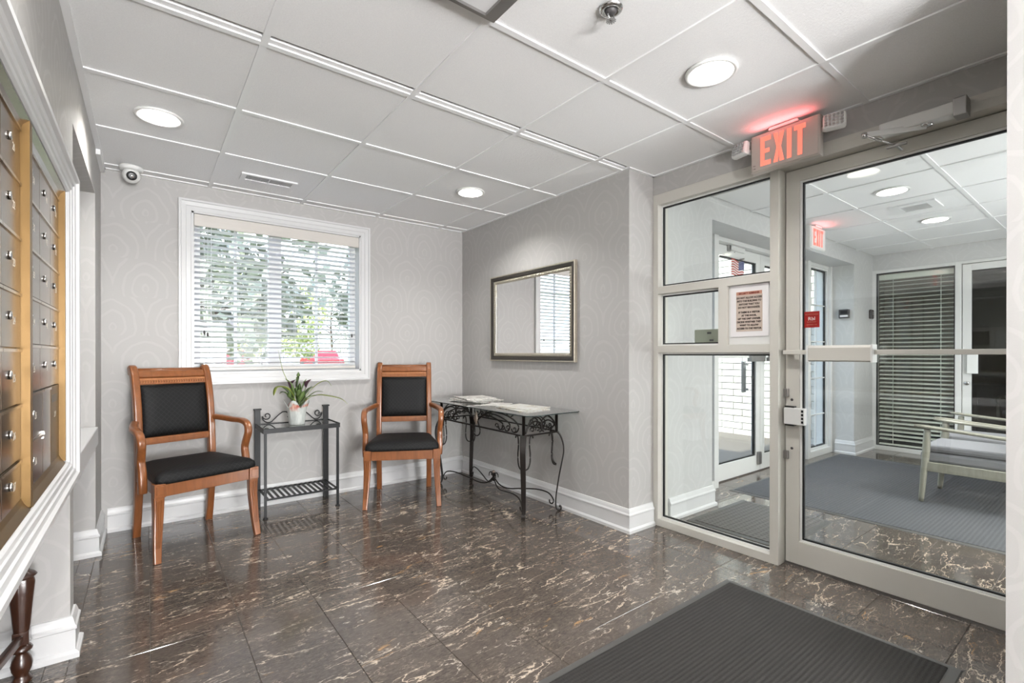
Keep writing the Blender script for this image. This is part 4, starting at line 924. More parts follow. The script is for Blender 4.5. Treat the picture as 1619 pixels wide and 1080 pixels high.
    for i in range(26):
        x = -.186+i*.0143; y0_ = by+.0455; z_ = .955
        for a, b, c, d in ((0, .0112, .0075, .0095), (0, .002, -.0095, .0095), (.0045, .0065, -.0055, .004), (.0045, .0112, .0028, .0045), (.0, .0143, -.0105, -.0085)): q.box(x+a, x+b, y0_-.0016+(-c)*.0, y0_+.004, z_+c, z_+d)
    q.v = [(x, y+(z-.955)*.32, z) for x, y, z in q.v]; q.build('key_pattern', 'cherry', bn)
    q = MB(); q.smooth = True; nx, nz = 16, 14; vs = []
    for side in (0, 1):
        for j in range(nz+1):
            z = .612+(.932-.612)*j/nz
            for i in range(nx+1):
                x = (-bx+.018)+(2*bx-.036)*i/nx; e = min(1, 6*min(i/nx, 1-i/nx), 6*min(j/nz, 1-j/nz)); e = sin(e*pi/2)
                vs.append((x, yk(z)+(.012 if side else -.010)+(-.020*e if not side else .010*e), z))
    N = (nx+1)*(nz+1); fs = []
    for j in range(nz):
        for i in range(nx):
            a = j*(nx+1)+i; fs.append((a, a+1, a+nx+2, a+nx+1)); fs.append((N+a, N+a+nx+1, N+a+nx+2, N+a+1))
    for i in range(nx): fs.append((i, N+i, N+i+1, i+1)); a = nz*(nx+1)+i; fs.append((a, a+1, N+a+1, N+a))
    for j in range(nz): a = j*(nx+1); fs.append((a, a+nx+1, N+a+nx+1, N+a)); a += nx; fs.append((a, N+a, N+a+nx+1, a+nx+1))
    q.add(vs, fs); q.build('backrest', 'fabric', t)
    q = MB(); q.sweep([(-bx+.014, yk(.588), .588), (bx-.014, yk(.588), .588)], RR(.026, .044, .15)); q.sweep([(-bx+.014, yk(.588)-.013, .590), (bx-.014, yk(.588)-.013, .590)], RR(.006, .026, .3)); q.build('lower_rail', 'cherry', t)
    return t
a1 = math.atan2(.15, .513); a2 = math.atan2(-.244, .485)
make_armchair((.225, 3.485, 0), a1, 'cherry wood armchair with black cushions under the window, left of the plant stand')
make_armchair((1.622, 3.468, 0), a2, 'cherry wood armchair with black cushions in the corner by the iron console table')
# ------------------------------------------------------------------ black plant stand
ps = empty('plant_stand', (.895, 3.715, 0), label='black iron and glass stand with slatted shelf between the two armchairs', cat='stand')
sx0, sx1, sy0, sy1 = -.245, .245, -.145, .145
for x in (sx0, sx1):
    q = MB(); q.box(x-.008, x+.008, sy0-.008, sy0+.008, .008, .590); q.lathe([(.018, 0), (.017, .006), (.009, .012)], 16, (x, sy0, 0)); q.build('leg', 'iron', ps)
    q = MB(); q.bbox(x-.019, x+.019, sy1-.008, sy1+.008, 0, .720, .002); q.bbox(x-.026, x+.026, sy1-.015, sy1+.015, .718, .728, .003); q.build('back_post', 'iron', ps)
q = MB(); a = .008
q.bbox(sx0-a-.006, sx1+a+.006, sy0-a-.006, sy0-a+.002, .585, .618, .001); q.bbox(sx0-a-.006, sx1+a+.006, sy1-.012, sy1-.006, .585, .618, .001)
for x in (sx0-a-.004, sx1+a+.004): q.bbox(x-.004, x+.004, sy0-a, sy1-.006, .585, .618, .001)
q.build('top_frame', 'iron', ps)
MB().box(sx0-a+.002, sx1+a-.002, sy0-a+.004, sy1-.013, .606, .613).build('glass_top', 'glass_top', ps)
MB().box(sx0, sx1, sy0-.007, sy0+.003, .124, .136).build('shelf_rail', 'iron', ps); MB().box(sx0, sx1, sy1-.012, sy1-.002, .124, .136).build('shelf_rail', 'iron', ps)
for i in range(14):
    x = sx0+.012+i*(sx1-sx0-.024)/13; MB().box(x-.0085, x+.0085, sy0, sy1-.008, .1355, .1395).build('shelf_slat', 'iron', ps)
def spiral(cx_, cz_, r0, r1, a0, a1, n=18): return [(cx_+(r0+(r1-r0)*i/n)*cos(a0+(a1-a0)*i/n), cz_+(r0+(r1-r0)*i/n)*sin(a0+(a1-a0)*i/n)) for i in range(n+1)]
for s in (-1, 1):
    # S scroll: large curl by the post, long diagonal, small curl at centre
    P = spiral(.182, .672, .008, .030, radians(-60), radians(360), 16)+[(.208, .645), (.180, .622), (.150, .628), (.115, .662), (.075, .694), (.045, .692)]+spiral(.030, .664, .026, .010, radians(60), radians(330), 12)
    q = MB(); q.tube([(s*x, sy1-.002, z) for x, z in cr(P, 2)], .0042, 6, up=(0, 1, 0)); q.build('scroll', 'iron', ps)
# ------------------------------------------------------------------ potted plant
PX, PY, PZ = .885, 3.70, .6135
pt = empty('potted_plant', (PX, PY, PZ), label='potted calla lily in a mottled white paper pot on the black plant stand', cat='plant')
q = MB(); n = 40; vs = []; lv = [(.050, 0), (.053, .004), (.058, .05), (.064, .10), (.067, .125)]
for r, z in lv:
    for i in range(n): a = 2*pi*i/n; rr = r*(1+.02*sin(9*a)); vs.append((rr*cos(a), rr*sin(a), z))
for k, (dr, dz) in enumerate(((.012, .030), (.026, .058))):
    for i in range(n): a = 2*pi*i/n; pk = abs(sin(a*2.5+.5)); vs.append(((.067+dr*pk)*cos(a), (.067+dr*pk)*sin(a), .125+dz*pk-.012*k*(1-pk)))
q.smooth = True; q.add(vs, [(k*n+i, k*n+(i+1) % n, (k+1)*n+(i+1) % n, (k+1)*n+i) for k in range(6) for i in range(n)]+[tuple(range(n))[::-1]]); po = q.build('pot', 'pot', pt)
sd_ = po.modifiers.new('s', 'SOLIDIFY'); sd_.thickness = .0015
MB().lathe([(.0, .10), (.060, .102), (.0, .104)], 24, cap=False).build('soil', 'soil', pt)
def leaf(pts, w, mat, name='leaf', cup=.25):
    C_ = cr(pts, 5); n = len(C_); m = MB(); m.smooth = True; vs = []
    for i, p in enumerate(C_):
        t_ = i/(n-1); ww = 1.55*w*(sin(pi*min(1, max(0, (t_-.25)/.75))**.8)*.95+.05) if t_ > .25 else w*.07
        if t_ > .97: ww = w*.03
        p = Vector(p); d = (Vector(C_[min(i+1, n-1)])-Vector(C_[max(i-1, 0)])).normalized(); sd = d.cross(Vector((0, 0, 1)))
        if sd.length < .1: sd = d.cross(Vector((.3, 1, 0)))
        sd.normalize(); up = sd.cross(d)
        if t_ <= .25:
            for a in range(4): vs.append(p+sd*.0025*cos(a*pi/2)+up*.0025*sin(a*pi/2))
        else:
            for k, o_ in ((-1, cup), (0, 0), (1, cup), (0, -.06)): vs.append(p+sd*ww*k+up*ww*o_)
    k0 = next(i for i in range(n) if i/(n-1) > .25)
    fs = []
    for i in range(n-1):
        for j in range(4): fs.append((i*4+j, i*4+(j+1) % 4, (i+1)*4+(j+1) % 4, (i+1)*4+j))
    m.add(vs, fs); return m.build(name, mat, pt)
# view-plane offsets (r right, u up) as world leaf paths, each with its own depth
def lp(l, dep=0): return [(r*cos(.30)+dep*k*.3, -r*sin(.30)*.5-dep*k, u) for k, (r, u) in enumerate(l)]
LV = [([(0, .12), (-.03, .20), (-.09, .27), (-.16, .275), (-.19, .22)], .020, 'leaf_y', .015), ([(-.01, .12), (-.05, .22), (-.09, .27), (-.13, .285)], .022, 'leaf', -.005),
      ([(-.01, .12), (-.06, .30), (-.10, .40), (-.13, .55)], .008, 'leaf_y', .0), ([(-.01, .12), (-.03, .22), (-.06, .30), (-.10, .34)], .018, 'leaf', .01),
      ([(0, .12), (.0, .24), (.012, .33), (.018, .385)], .013, 'leaf', -.004), ([(0, .12), (.02, .22), (.045, .30), (.06, .335)], .015, 'leaf', .006),
      ([(.01, .12), (.05, .20), (.10, .255), (.135, .27)], .020, 'leaf', -.008), ([(.01, .12), (.07, .22), (.13, .29), (.19, .315), (.225, .27)], .012, 'leaf_y', .012),
      ([(.01, .12), (.06, .18), (.13, .21), (.21, .20), (.29, .175), (.335, .13)], .015, 'leaf_y', .014), ([(.01, .12), (.05, .18), (.11, .235), (.16, .235)], .013, 'leaf', .018),
      ([(-.005, .12), (-.02, .20), (-.03, .27), (-.035, .31)], .016, 'leaf', -.01), ([(.01, .12), (.02, .19), (.03, .25), (.045, .30)], .015, 'leaf', -.014),
      ([(-.01, .12), (-.04, .17), (-.07, .21), (-.08, .255)], .016, 'leaf', .02), ([(.01, .12), (.03, .17), (.07, .205), (.11, .215)], .015, 'leaf', .022), ([(.0, .12), (.005, .18), (-.005, .22), (-.012, .26)], .017, 'leaf', .018), ([(0, .11), (.005, .16), (.012, .20), (.01, .25)], .02, 'leaf', .024),
      ([(.01, .12), (.04, .19), (.075, .24), (.10, .285)], .018, 'leaf', .004), ([(-.01, .12), (-.05, .19), (-.10, .24), (-.135, .23)], .018, 'leaf', .010)]
for l, w, mt, dp in LV: leaf(lp(l, dp), w, mt)
for (r0, u0), l in (((-.05, .27), [(0, .12), (-.03, .20), (-.055, .27)]), ((.055, .28), [(0, .12), (.03, .20), (.055, .27)])):
    stm = MB(); p3 = lp(l, .008); stm.tube(cr(p3, 4), .0028, 6); so_ = stm.build('flower_stem', 'leaf', pt)
    e = Vector(p3[-1]); q = MB(); q.smooth = True; n = 14; vs = []
    for k, (rr, zz) in enumerate(((.004, 0), (.009, .014), (.013, .028), (.020, .044))):
        for i in range(n): a = 2*pi*i/n; lip = (.018*max(0, cos(a)) if k == 3 else 0); vs.append((e.x+rr*cos(a)+lip, e.y+rr*sin(a), e.z+zz+lip*.9))
    q.add(vs, [(k*n+i, k*n+(i+1) % n, (k+1)*n+(i+1) % n, (k+1)*n+i) for k in range(3) for i in range(n)]); q.build('bloom', 'leaf_p', pt)
# ------------------------------------------------------------------ wrought iron console table
CTX, CTY = 2.215, 3.075
ct = empty('console_table', (CTX, CTY, 0), label='wrought iron console table with glass top and scrollwork under the mirror', cat='table')
hx, hy = .165, .575; zA, zT = .572, .712
def rrect(hx, hy, r, n=5):
    out = []
    for cx_, cy_, a0 in ((hx-r, hy-r, 0), (-hx+r, hy-r, 90), (-hx+r, -hy+r, 180), (hx-r, -hy+r, 270)):
        for i in range(n+1): a = radians(a0+90*i/n); out.append((cx_+r*cos(a), cy_+r*sin(a)))
    return out
gt = MB(); gt.prism(rrect(.245, .745, .05, 8), .7245, .7315); o = gt.build('glass_top', 'glass_top', ct); o.location.x = -.02
edge = MB(); edge.tube([(x-.02, y, .728) for x, y in rrect(.2455, .7455, .05, 8)], .0032, 6, closed=True); edge.build('glass_edge', plain('dark_glass_edge', (.10, .16, .16), .2), ct)
q = MB(); q.sweep([(x, y, zA) for x, y in rrect(hx, hy, .04)], RR(.018, .010), closed=True); q.build('lower_rail', 'bronze_iron', ct)
q = MB(); q.sweep([(x, y, zT) for x, y in rrect(hx, hy, .04)], RR(.010, .008), closed=True); q.build('upper_rail', 'bronze_iron', ct)
for sx in (-1, 1):
    for sy in (-1, 1):
        px_, py_ = sx*(hx-.012), sy*(hy-.012)
        q = MB(); q.lathe([(.011, zA), (.011, .70), (.013, .70), (.013, .724)], 12, (px_, py_, 0)); q.build('corner_post', 'bronze_iron', ct)
        # cabriole strap leg in the diagonal plane
        d = Vector((sx, sy, 0)).normalized(); sd = Vector((-d.y, d.x, 0))
        prof = [(0, .572), (.022, .555), (.045, .50), (.052, .44), (.042, .37), (.022, .27), (.006, .17), (-.004, .09), (-.004, .035), (.006, .012), (.022, .007), (.034, .018), (.030, .034), (.018, .034)]
        C_ = cr(prof, 3); P = [(px_+d.x*r, py_+d.y*r, z) for r, z in C_]; n = len(P)
        q = MB(); q.sweep(P, [(a, b) for a, b in RR(.010, .046, .3, 2)], sd, scale=[(1, 1-.42*min(1, i/(n*.7))) for i in range(n)]); lg_ = q.build('leg', 'bronze_iron', ct)
        # flanking harp scrolls
        for k in (-1, 1):
            hp = [(.020, .525), (.012, .545), (.020, .562), (.036, .555), (.040, .52), (.037, .46), (.035, .40), (.030, .355), (.014, .335)]
            ax = Vector((0, -sy, 0)) if k < 0 else Vector((-sx, 0, 0))
            q = MB(); q.tube([(px_+ax.x*(a+.03)+d.x*.010, py_+ax.y*(a+.03)+d.y*.010, z) for a, z in cr([(.055, .548), (.050, .565), (.038, .566), (.028, .55), (.024, .50), (.030, .44), (.028, .38), (.012, .345), (-.012, .335)], 4)], .0052, 6); q.build('scroll', 'bronze_iron', ct)
# long front and back friezes
def frieze(plane, half, cen, sgn_x):
    # plane(u,z) -> xyz ; u in [-half, half]; central bundle springs up and out to both sides
    for s in (-1, 1):
        for k, (h_, w_) in enumerate(((.125, .98), (.105, .80), (.085, .64))):
            P = [(s*.012, zA+.045), (s*half*w_*.30, zA+.045+h_*.62), (s*half*w_*.62, zA+.01+h_*.95), (s*half*w_*.88, zA+.01+h_*.70), (s*half*w_*.98, zA+.045+h_*.1), (s*half*w_*.94, zA+.018), (s*half*w_*.86, zA+.014), (s*half*w_*.83, zA+.035)]
            q = MB(); q.tube([plane(u, min(z, zT-.004)) for u, z in cr(P, 5)], .0052, 6); q.build('arc', 'bronze_iron', ct)
        for k in range(4):
            u0 = half*(.50+.125*k); P = spiral(u0, zA+.034, .006, .022, radians(200), radians(-110 if k % 2 else 560), 14)
            q = MB(); q.tube([plane(s*u, z) for u, z in P], .0048, 6); q.build('curl', 'bronze_iron', ct)
    if cen:
        q = MB(); q.smooth = True; n = 16; vs = []
        for r, z in ((.004, zA+.01), (.020, zA+.035), (.024, zA+.055), (.016, zA+.08), (.008, zA+.105), (.001, zA+.118)):
            for i in range(n): a = 2*pi*i/n; rr = r*(1+.15*sin(6*a)); b = plane(rr*sin(a), z); vs.append((b[0]+rr*cos(a)*.6, b[1], b[2]))
        q.add(vs, [(k*n+i, k*n+(i+1) % n, (k+1)*n+(i+1) % n, (k+1)*n+i) for k in range(5) for i in range(n)]); q.build('leaf_ornament', 'champagne', ct)
        for s in (-1, 1):
            P = [(s*.012, zA+.05), (s*.030, zA+.02), (s*.050, zA-.02), (s*.044, zA-.055), (s*.018, zA-.072), (0, zA-.074)]
            q = MB(); q.tube([plane(u, z) for u, z in cr(P, 5)], .0052, 6); q.build('curl', 'bronze_iron', ct)
frieze(lambda u, z: (-hx, u, z), hy-.03, True, -1); frieze(lambda u, z: (hx, u, z), hy-.03, False, 1)
for s in (-1, 1):
    frz = lambda u, z, s=s: (u, s*hy, z)
    for e in (-1, 1):
        for h_, w_ in ((.11, .9), (.08, .62)):
            P = [(e*(hx-.02), zA+.012), (e*(hx-.05), zA+.02+h_*.55), (e*hx*.35, zA+.012+h_), (e*hx*.02, zA+.01+h_*.75), (-e*hx*.02, zA+.03), (e*.02, zA+.015)]
            q = MB(); q.tube([frz(u, z) for u, z in cr(P, 5)], .0052, 6); q.build('arc', 'bronze_iron', ct)
        for k in range(2):
            P = spiral(e*(.035+.05*k), zA+.034, .006, .022, radians(200), radians(560), 14); q = MB(); q.tube([frz(u, z) for u, z in P], .0048, 6); q.build('curl', 'bronze_iron', ct)
# stretcher: four arms from a central knot, ending in curls near the legs
for sx in (-1, 1):
    for sy in (-1, 1):
        P = [(0, .012, .155), (.06, .045, .100), (.14, .12, .085), (.26, .19, .105), (.40, .24, .125), (.50, .24, .118), (.545, .24, .075), (.535, .24, .045), (.515, .24, .050), (.512, .24, .070)]
        L_ = Vector((sx*(hx-.012), sy*(hy-.012), 0)); ln = L_.length; dd = L_/ln
        q = MB(); q.tube([(dd.x*u*ln/.57, dd.y*u*ln/.57, z) for u, _, z in cr(P, 5)], .0052, 8); q.build('stretcher', 'bronze_iron', ct)
        q = MB(); q.tube(cr([(dd.x*.0, dd.y*.0, .12), (dd.x*.015, dd.y*.015, .175), (dd.x*.032, dd.y*.032, .188), (dd.x*.045, dd.y*.045, .172), (dd.x*.046, dd.y*.046, .155)], 4), .0042, 6); q.build('knot_curl', 'bronze_iron', ct)
q = MB(); q.lathe([(.001, .178), (.010, .183), (.0135, .192), (.010, .202), (.001, .206)], 16); q.build('finial', 'champagne', ct)
q = MB(); q.lathe([(.008, .12), (.013, .13), (.008, .145), (.011, .165), (.006, .18)], 14); q.build('stretcher_knot', 'bronze_iron', ct)
# papers on the console
def sheet(name, x, y, z, w, d, rz, mat, label, cat, lift=.0, group=None, th=.0016, seed=0):
    rd = random.Random(seed); m = MB(); nx = 8; ny = 6; vs = []
    for side in (0, 1):
        for j in range(ny+1):
            for i in range(nx+1):
                u, v = i/nx, j/ny; h_ = lift*(abs(u-.5)*2)**3+.0015*sin(u*9+seed)*(1+lift*20)*.5*(v)
                vs.append(((u-.5)*w, (v-.5)*d, max(0, h_)+(th if side else 0)))
    N = (nx+1)*(ny+1); fs = []
    for j in range(ny):
        for i in range(nx): a = j*(nx+1)+i; fs += [(a, a+nx+1, a+nx+2, a+1), (N+a, N+a+1, N+a+nx+2, N+a+nx+1)]
    for i in range(nx): fs += [(i, i+1, N+i+1, N+i)]; a = ny*(nx+1)+i; fs += [(a, N+a, N+a+1, a+1)]
    for j in range(ny): a = j*(nx+1); fs += [(a, N+a, N+a+nx+1, a+nx+1)]; a += nx; fs += [(a, a+nx+1, N+a+nx+1, N+a)]
    m.add(vs, fs); o = m.build(name, mat); o.location = (x, y, z); o.rotation_euler = (0, 0, rz); return tag(o, label, cat, group)
zc = .7322
sheet('newspaper', 2.24, 3.36, zc, .30, .36, .25, 'newsprint', 'folded newspaper at the bottom of the pile on the console table', 'newspaper', .004, 'newspapers piled on the console', .006, 1)
sheet('newspaper', 2.23, 3.37, zc+.0105, .28, .34, .05, 'newsprint', 'folded newspaper in the middle of the pile on the console table', 'newspaper', .003, 'newspapers piled on the console', .006, 2)
sheet('newspaper', 2.25, 3.40, zc+.020, .27, .32, -.2, 'newsprint', 'folded newspaper on top of the pile on the console table', 'newspaper', .003, 'newspapers piled on the console', .007, 3)
sheet('newspaper', 2.22, 3.02, zc, .22, .18, .6, 'newsprint', 'flat torn newspaper page between the pile and the magazines', 'newspaper', .001, None, .0012, 4)
sheet('magazine', 2.20, 2.70, zc, .26, .34, -.12, 'magazine', 'lower magazine of the two at the near end of the console table', 'magazine', .001, 'magazines on the console', .005, 5)
sheet('magazine', 2.22, 2.71, zc+.0075, .24, .32, .10, 'magazine', 'upper glossy magazine of the two at the near end of the console table', 'magazine', .001, 'magazines on the console', .004, 6)
# ------------------------------------------------------------------ mirror on the right wall
mr = empty('wall_mirror', (XR, 2.895, 1.434), label='rectangular mirror in a dark frame with silver rope edging', cat='mirror')
hy_, hz_ = .515, .363
def frame_ring(m, hy, hz, prof):
    k = len(prof); c = [(-hy, -hz), (hy, -hz), (hy, hz), (-hy, hz)]; s_ = [(1, 1), (-1, 1), (-1, -1), (1, -1)]
    for i in range(4):
        vs = []
        for j in (i, (i+1) % 4):
            for o, d in prof: vs.append((-d, c[j][0]+s_[j][0]*o, c[j][1]+s_[j][1]*o))
        m.add(vs, [(a, (a+1) % k, k+(a+1) % k, k+a) for a in range(k)])
q = MB(); frame_ring(q, hy_, hz_, [(0, 0), (0, .026), (.004, .030), (.010, .028), (.012, 0)]); q.build('outer_edge', 'silverframe', mr)
q = MB(); frame_ring(q, hy_, hz_, [(.010, 0), (.011, .026), (.016, .030), (.034, .024), (.040, .018), (.042, 0)]); q.build('frame', 'darkframe', mr)
q = MB(); frame_ring(q, hy_, hz_, [(.040, 0), (.040, .017), (.046, .020), (.060, .016), (.066, .012), (.068, 0)]); q.build('inner_edge', 'silverframe', mr)
rb = MB()
def rope(a, b):
    A, B = Vector(a), Vector(b); n = int((B-A).length/.019); d = (B-A)/n; dn = d.normalized(); nrm = Vector((-1, 0, 0)); sd = dn.cross(nrm)
    for i in range(n):
        c = A+d*(i+.5); w = (dn*.6+sd*.8).normalized(); v = w.cross(nrm); vs = []
        for k, (s0, h0) in enumerate(((-.011, .001), (-.006, .0075), (.006, .0075), (.011, .001))):
            for t0 in (-.0055, 0, .0055): vs.append(c+w*s0+v*t0*(1 if abs(s0) < .01 else .4)+nrm*(h0 if t0 == 0 else h0*.3))
        rb.smooth = True; rb.add(vs, [(k*3+j, k*3+j+1, k*3+4+j, k*3+3+j) for k in range(3) for j in range(2)]); rb.smooth = False
e = .053
for a, b in (((-hy_+e, -hz_+e), (hy_-e, -hz_+e)), ((hy_-e, -hz_+e), (hy_-e, hz_-e)), ((hy_-e, hz_-e), (-hy_+e, hz_-e)), ((-hy_+e, hz_-e), (-hy_+e, -hz_+e))): rope((-.017, a[0], a[1]), (-.017, b[0], b[1]))
rb.build('rope_moulding', 'silverframe', mr)
MB().box(-.008, -.002, -hy_+.062, hy_-.062, -hz_+.062, hz_-.062).build('mirror_glass', 'mirror', mr)
MB().box(-.002, 0, -hy_+.01, hy_-.01, -hz_+.01, hz_-.01).build('backing', 'darkframe', mr)
# ------------------------------------------------------------------ exit signs
def exit_sign(loc, rz, label, heads, k=1.0, nm='exit_sign'):
    # local: face looks along -y, sign centred, top touches z=0 mount
    t = empty(nm, loc, rz, label=label, cat='exit sign'); w, h = .165*k, .200*k
    MB().bbox(-w, w, -.022, .022, -h-.012, -.012, .008).build('housing', 'exitbody' if heads else 'whiteplastic', t)
    q = MB(); q.bbox(-w+.008, w-.008, -.026, -.020, -h-.004, -.020, .003); q.build('face_plate', 'exitbody' if heads else 'whiteplastic', t)
    q = MB(); q.prism([(-.07, -.012), (-.066, .0), (.066, 0), (.07, -.012)], -.03, .03, lambda x, z, y: (x, y, z)); q.build('canopy', 'whiteplastic', t)
    hh = .150*k; z0 = -h*.5-.010-hh/2; s = .021*k
    def P(pts, x0): m = MB(); m.prism([(x0+a, z0+b*hh) for a, b in pts], -.0275, -.0255, lambda x, z, y: (x, y, z)); m.build('letter', 'exit_red' if heads else 'exit_red2', t)
    lw = .052*k; g = .0125*k; tot = lw*3+s+3*g; x = -tot/2-.004
    P([(0, 0), (lw, 0), (lw, .16), (s, .16), (s, .43), (lw*.88, .43), (lw*.88, .57), (s, .57), (s, .84), (lw, .84), (lw, 1), (0, 1)], x); x += lw+g
    P([(0, 0), (s*1.05, 0), (lw/2, .36), (lw-s*1.05, 0), (lw, 0), (lw/2+s*.5, .5), (lw, 1), (lw-s*1.05, 1), (lw/2, .64), (s*1.05, 1), (0, 1), (lw/2-s*.5, .5)], x); x += lw+g
    P([(0, 0), (s, 0), (s, 1), (0, 1)], x); x += s+g
    P([(lw/2-s/2, 0), (lw/2+s/2, 0), (lw/2+s/2, .84), (lw, .84), (lw, 1), (0, 1), (0, .84), (lw/2-s/2, .84)], x)
    if heads:
        for i, (s_, zz) in enumerate((('TN', -.178), ('196', -.193))): text_mesh('lettering', s_, .010, 'ink', t, FM((-w+.022, -.0265, zz), (1, 0, 0), (0, 0, 1)))
        for sd in (-1, 1):
            hd = MB(); R_ = Matrix.Translation((sd*(w+.055), -.012, -.075 if sd > 0 else -.060)) @ Matrix.Rotation(radians(14 if sd > 0 else -14), 4, 'Z') @ Matrix.Rotation(radians(-10), 4, 'X')
            hd.bbox(-.046, .046, -.022, .018, -.038, .038, .012, R_); ho = hd.build('lamp_head', 'whiteplastic', t)
            q = MB()
            for a in range(5):
                for b in range(4): q.bbox(-.038+a*.0155, -.026+a*.0155, -.026, -.0215, -.030+b*.0155, -.018+b*.0155, .002, R_)
            q.build('lens', 'chrome', ho)
            q = MB(); q.tube([R_ @ Vector((0, .012, 0)), (sd*(w-.004), 0, -.09)], .013, 10); q.build('knuckle', 'whiteplastic', ho)
    lt = bpy.data.lights.new('exit_sign_glow', 'AREA'); lt.energy = .13 if heads else .10; lt.color = (1, .16, .17); lt.size = .26; lt.size_y = .05; lt.shape = 'RECTANGLE'; lt.spread = radians(140)
    lo = bpy.data.objects.new('exit_sign_glow', lt); COL.objects.link(lo); lo.location = Vector(loc)+Matrix.Rotation(rz, 3, 'Z') @ Vector((0, -.045, -.045)); lo.rotation_euler = (radians(204), 0, rz)
    return t
exit_sign((2.610, 1.080, H), radians(-90), 'large lit red EXIT sign with two emergency lamp heads above the lobby glass door', True)
exit_sign((4.92, 1.78, H), 0, 'small lit red EXIT sign in the vestibule above the exterior doors', False, 1.0)
# ------------------------------------------------------------------ ceiling fixtures
dc = empty('dome_camera', (-.075, 3.755, H), label='white dome security camera with black lens at the ceiling corner', cat='camera')
MB().lathe([(.060, -.004), (.062, -.012), (.058, -.026), (.048, -.03)], 32).build('base', 'whiteplastic', dc)
q = MB(); pf = [(.001+.046*sin(a), -.058-.046*cos(a)*1) for a in [pi*i/14 for i in range(0, 12)]]; q.lathe(pf, 28); q.build('dome', 'whiteplastic', dc)
dv = (EYE-Vector((-.075, 3.755, H-.058))); dv = (dv+Vector((.25, 0, 0))).normalized(); R_ = dv.to_track_quat('Z', 'Y').to_matrix().to_4x4()
q = MB(); q.lathe([(.026, .036), (.027, .046), (.022, .049), (.010, .0495)], 24, (0, 0, -.058), R_); q.build('lens_ring', 'black', dc)
q = MB(); q.lathe([(.009, .049), (.008, .051), (.002, .052)], 16, (0, 0, -.058), R_); q.build('lens', 'chrome', dc)
vt = empty('air_vent', (.665, 3.52, H), label='small rectangular white ceiling register with grille above the window', cat='vent')
q = MB(); q.box(-.17, .17, .045, .065, -.004, .006); q.box(-.17, .17, -.065, -.045, -.004, .006); q.box(-.17, -.140, -.045, .045, -.004, .006); q.box(.140, .17, -.045, .045, -.004, .006); q.box(-.004, .004, -.045, .045, -.003, .005); q.build('frame', 'tbar', vt)
MB().box(-.14, .14, -.045, .045, .004, .0055).build('duct', 'black', vt)
for i in range(36):
    x = -.135+i*.0077; MB().box(x-.0012, x+.0012, -.045, .045, -.002, .004).build('louvre', 'tbar', vt)
sp = empty('fire_sprinkler', (1.262, 1.072, H), label='chrome fire sprinkler head in the ceiling', cat='sprinkler')
q = MB(); q.lathe([(.040, .0), (.038, -.006), (.028, -.010), (.020, -.004)], 28, cap=False); q.build('escutcheon', 'chrome', sp)
q = MB(); q.lathe([(.020, .0), (.019, -.012), (.010, -.018)], 16); q.build('socket', 'darkgrey', sp)
q = MB(); q.tube(cr([(.012, 0, -.012), (.015, 0, -.024), (.004, 0, -.038)], 4), .0025, 6); q.tube(cr([(-.012, 0, -.012), (-.015, 0, -.024), (-.004, 0, -.038)], 4), .0025, 6); q.build('yoke', 'chrome', sp)
q = MB()
for i in range(12): a = 2*pi*i/12; q.sweep([(0, 0, -.040), (.017*cos(a), .017*sin(a), -.041)], RR(.005, .0016))
q.lathe([(.006, -.042), (.006, -.036)], 12); q.build('deflector', 'chrome', sp)
rg = empty('return_air_panel', (.661, 1.0655, H), label='square surface ceiling panel with grey frame at the top edge of the photo', cat='ceiling panel')
q = MB(); a, b = .305, .262
q.box(-a, a, b-.0, a-.03, -.022, .0); q.box(-a, a, -a, -b, -.022, 0); q.box(-a, -b, -b, b, -.022, 0); q.box(b, a, -b, b, -.022, 0); q.build('frame', 'steel_dull', rg)
MB().box(-b, b, -b, b, -.012, -.006).build('panel', 'ceil_paint', rg)
v2 = empty('square_air_vent', (4.90, 1.064, H), label='square white ceiling vent with a grey opening in the vestibule', cat='vent')
q = MB(); a, b = .14, .085; q.box(-a, a, b, a, -.006, .006); q.box(-a, a, -a, -b, -.006, .006); q.box(-a, -b, -b, b, -.006, .006); q.box(b, a, -b, b, -.006, .006); q.build('frame', 'tbar', v2)
MB().box(-b, b, -b, b, .004, .0055).build('duct', 'darkgrey', v2)
for i in range(8): x = -b+.012+i*.021; MB().box(x-.002, x+.002, -b, b, -.004, .004).build('louvre', 'tbar', v2)
# ------------------------------------------------------------------ wall devices in the vestibule
ic = empty('door_intercom', (6.16, YV, 1.585), label='dark intercom unit with white card on the wall right of the exterior doors', cat='intercom')
ic.location = (6.35, 2.0, 1.585)
MB().bbox(-.035, 0, -.05, .05, -.05, .05, .005).build('housing', 'darkgrey', ic); MB().box(-.037, -.034, -.04, .035, -.035, -.015).build('card', 'paper_white', ic); MB().box(-.037, -.034, -.035, .03, .0, .035).build('screen', 'black', ic)
cr_ = empty('card_reader', (6.87, YV, 1.60), label='small grey card reader on the vestibule wall beside the office window', cat='card reader')
MB().bbox(-.045, .045, -.03, 0, -.055, .055, .012).build('housing', 'darkgrey', cr_); MB().box(-.02, .02, -.032, -.029, -.01, .03).build('reader_face', 'steel_dull', cr_)
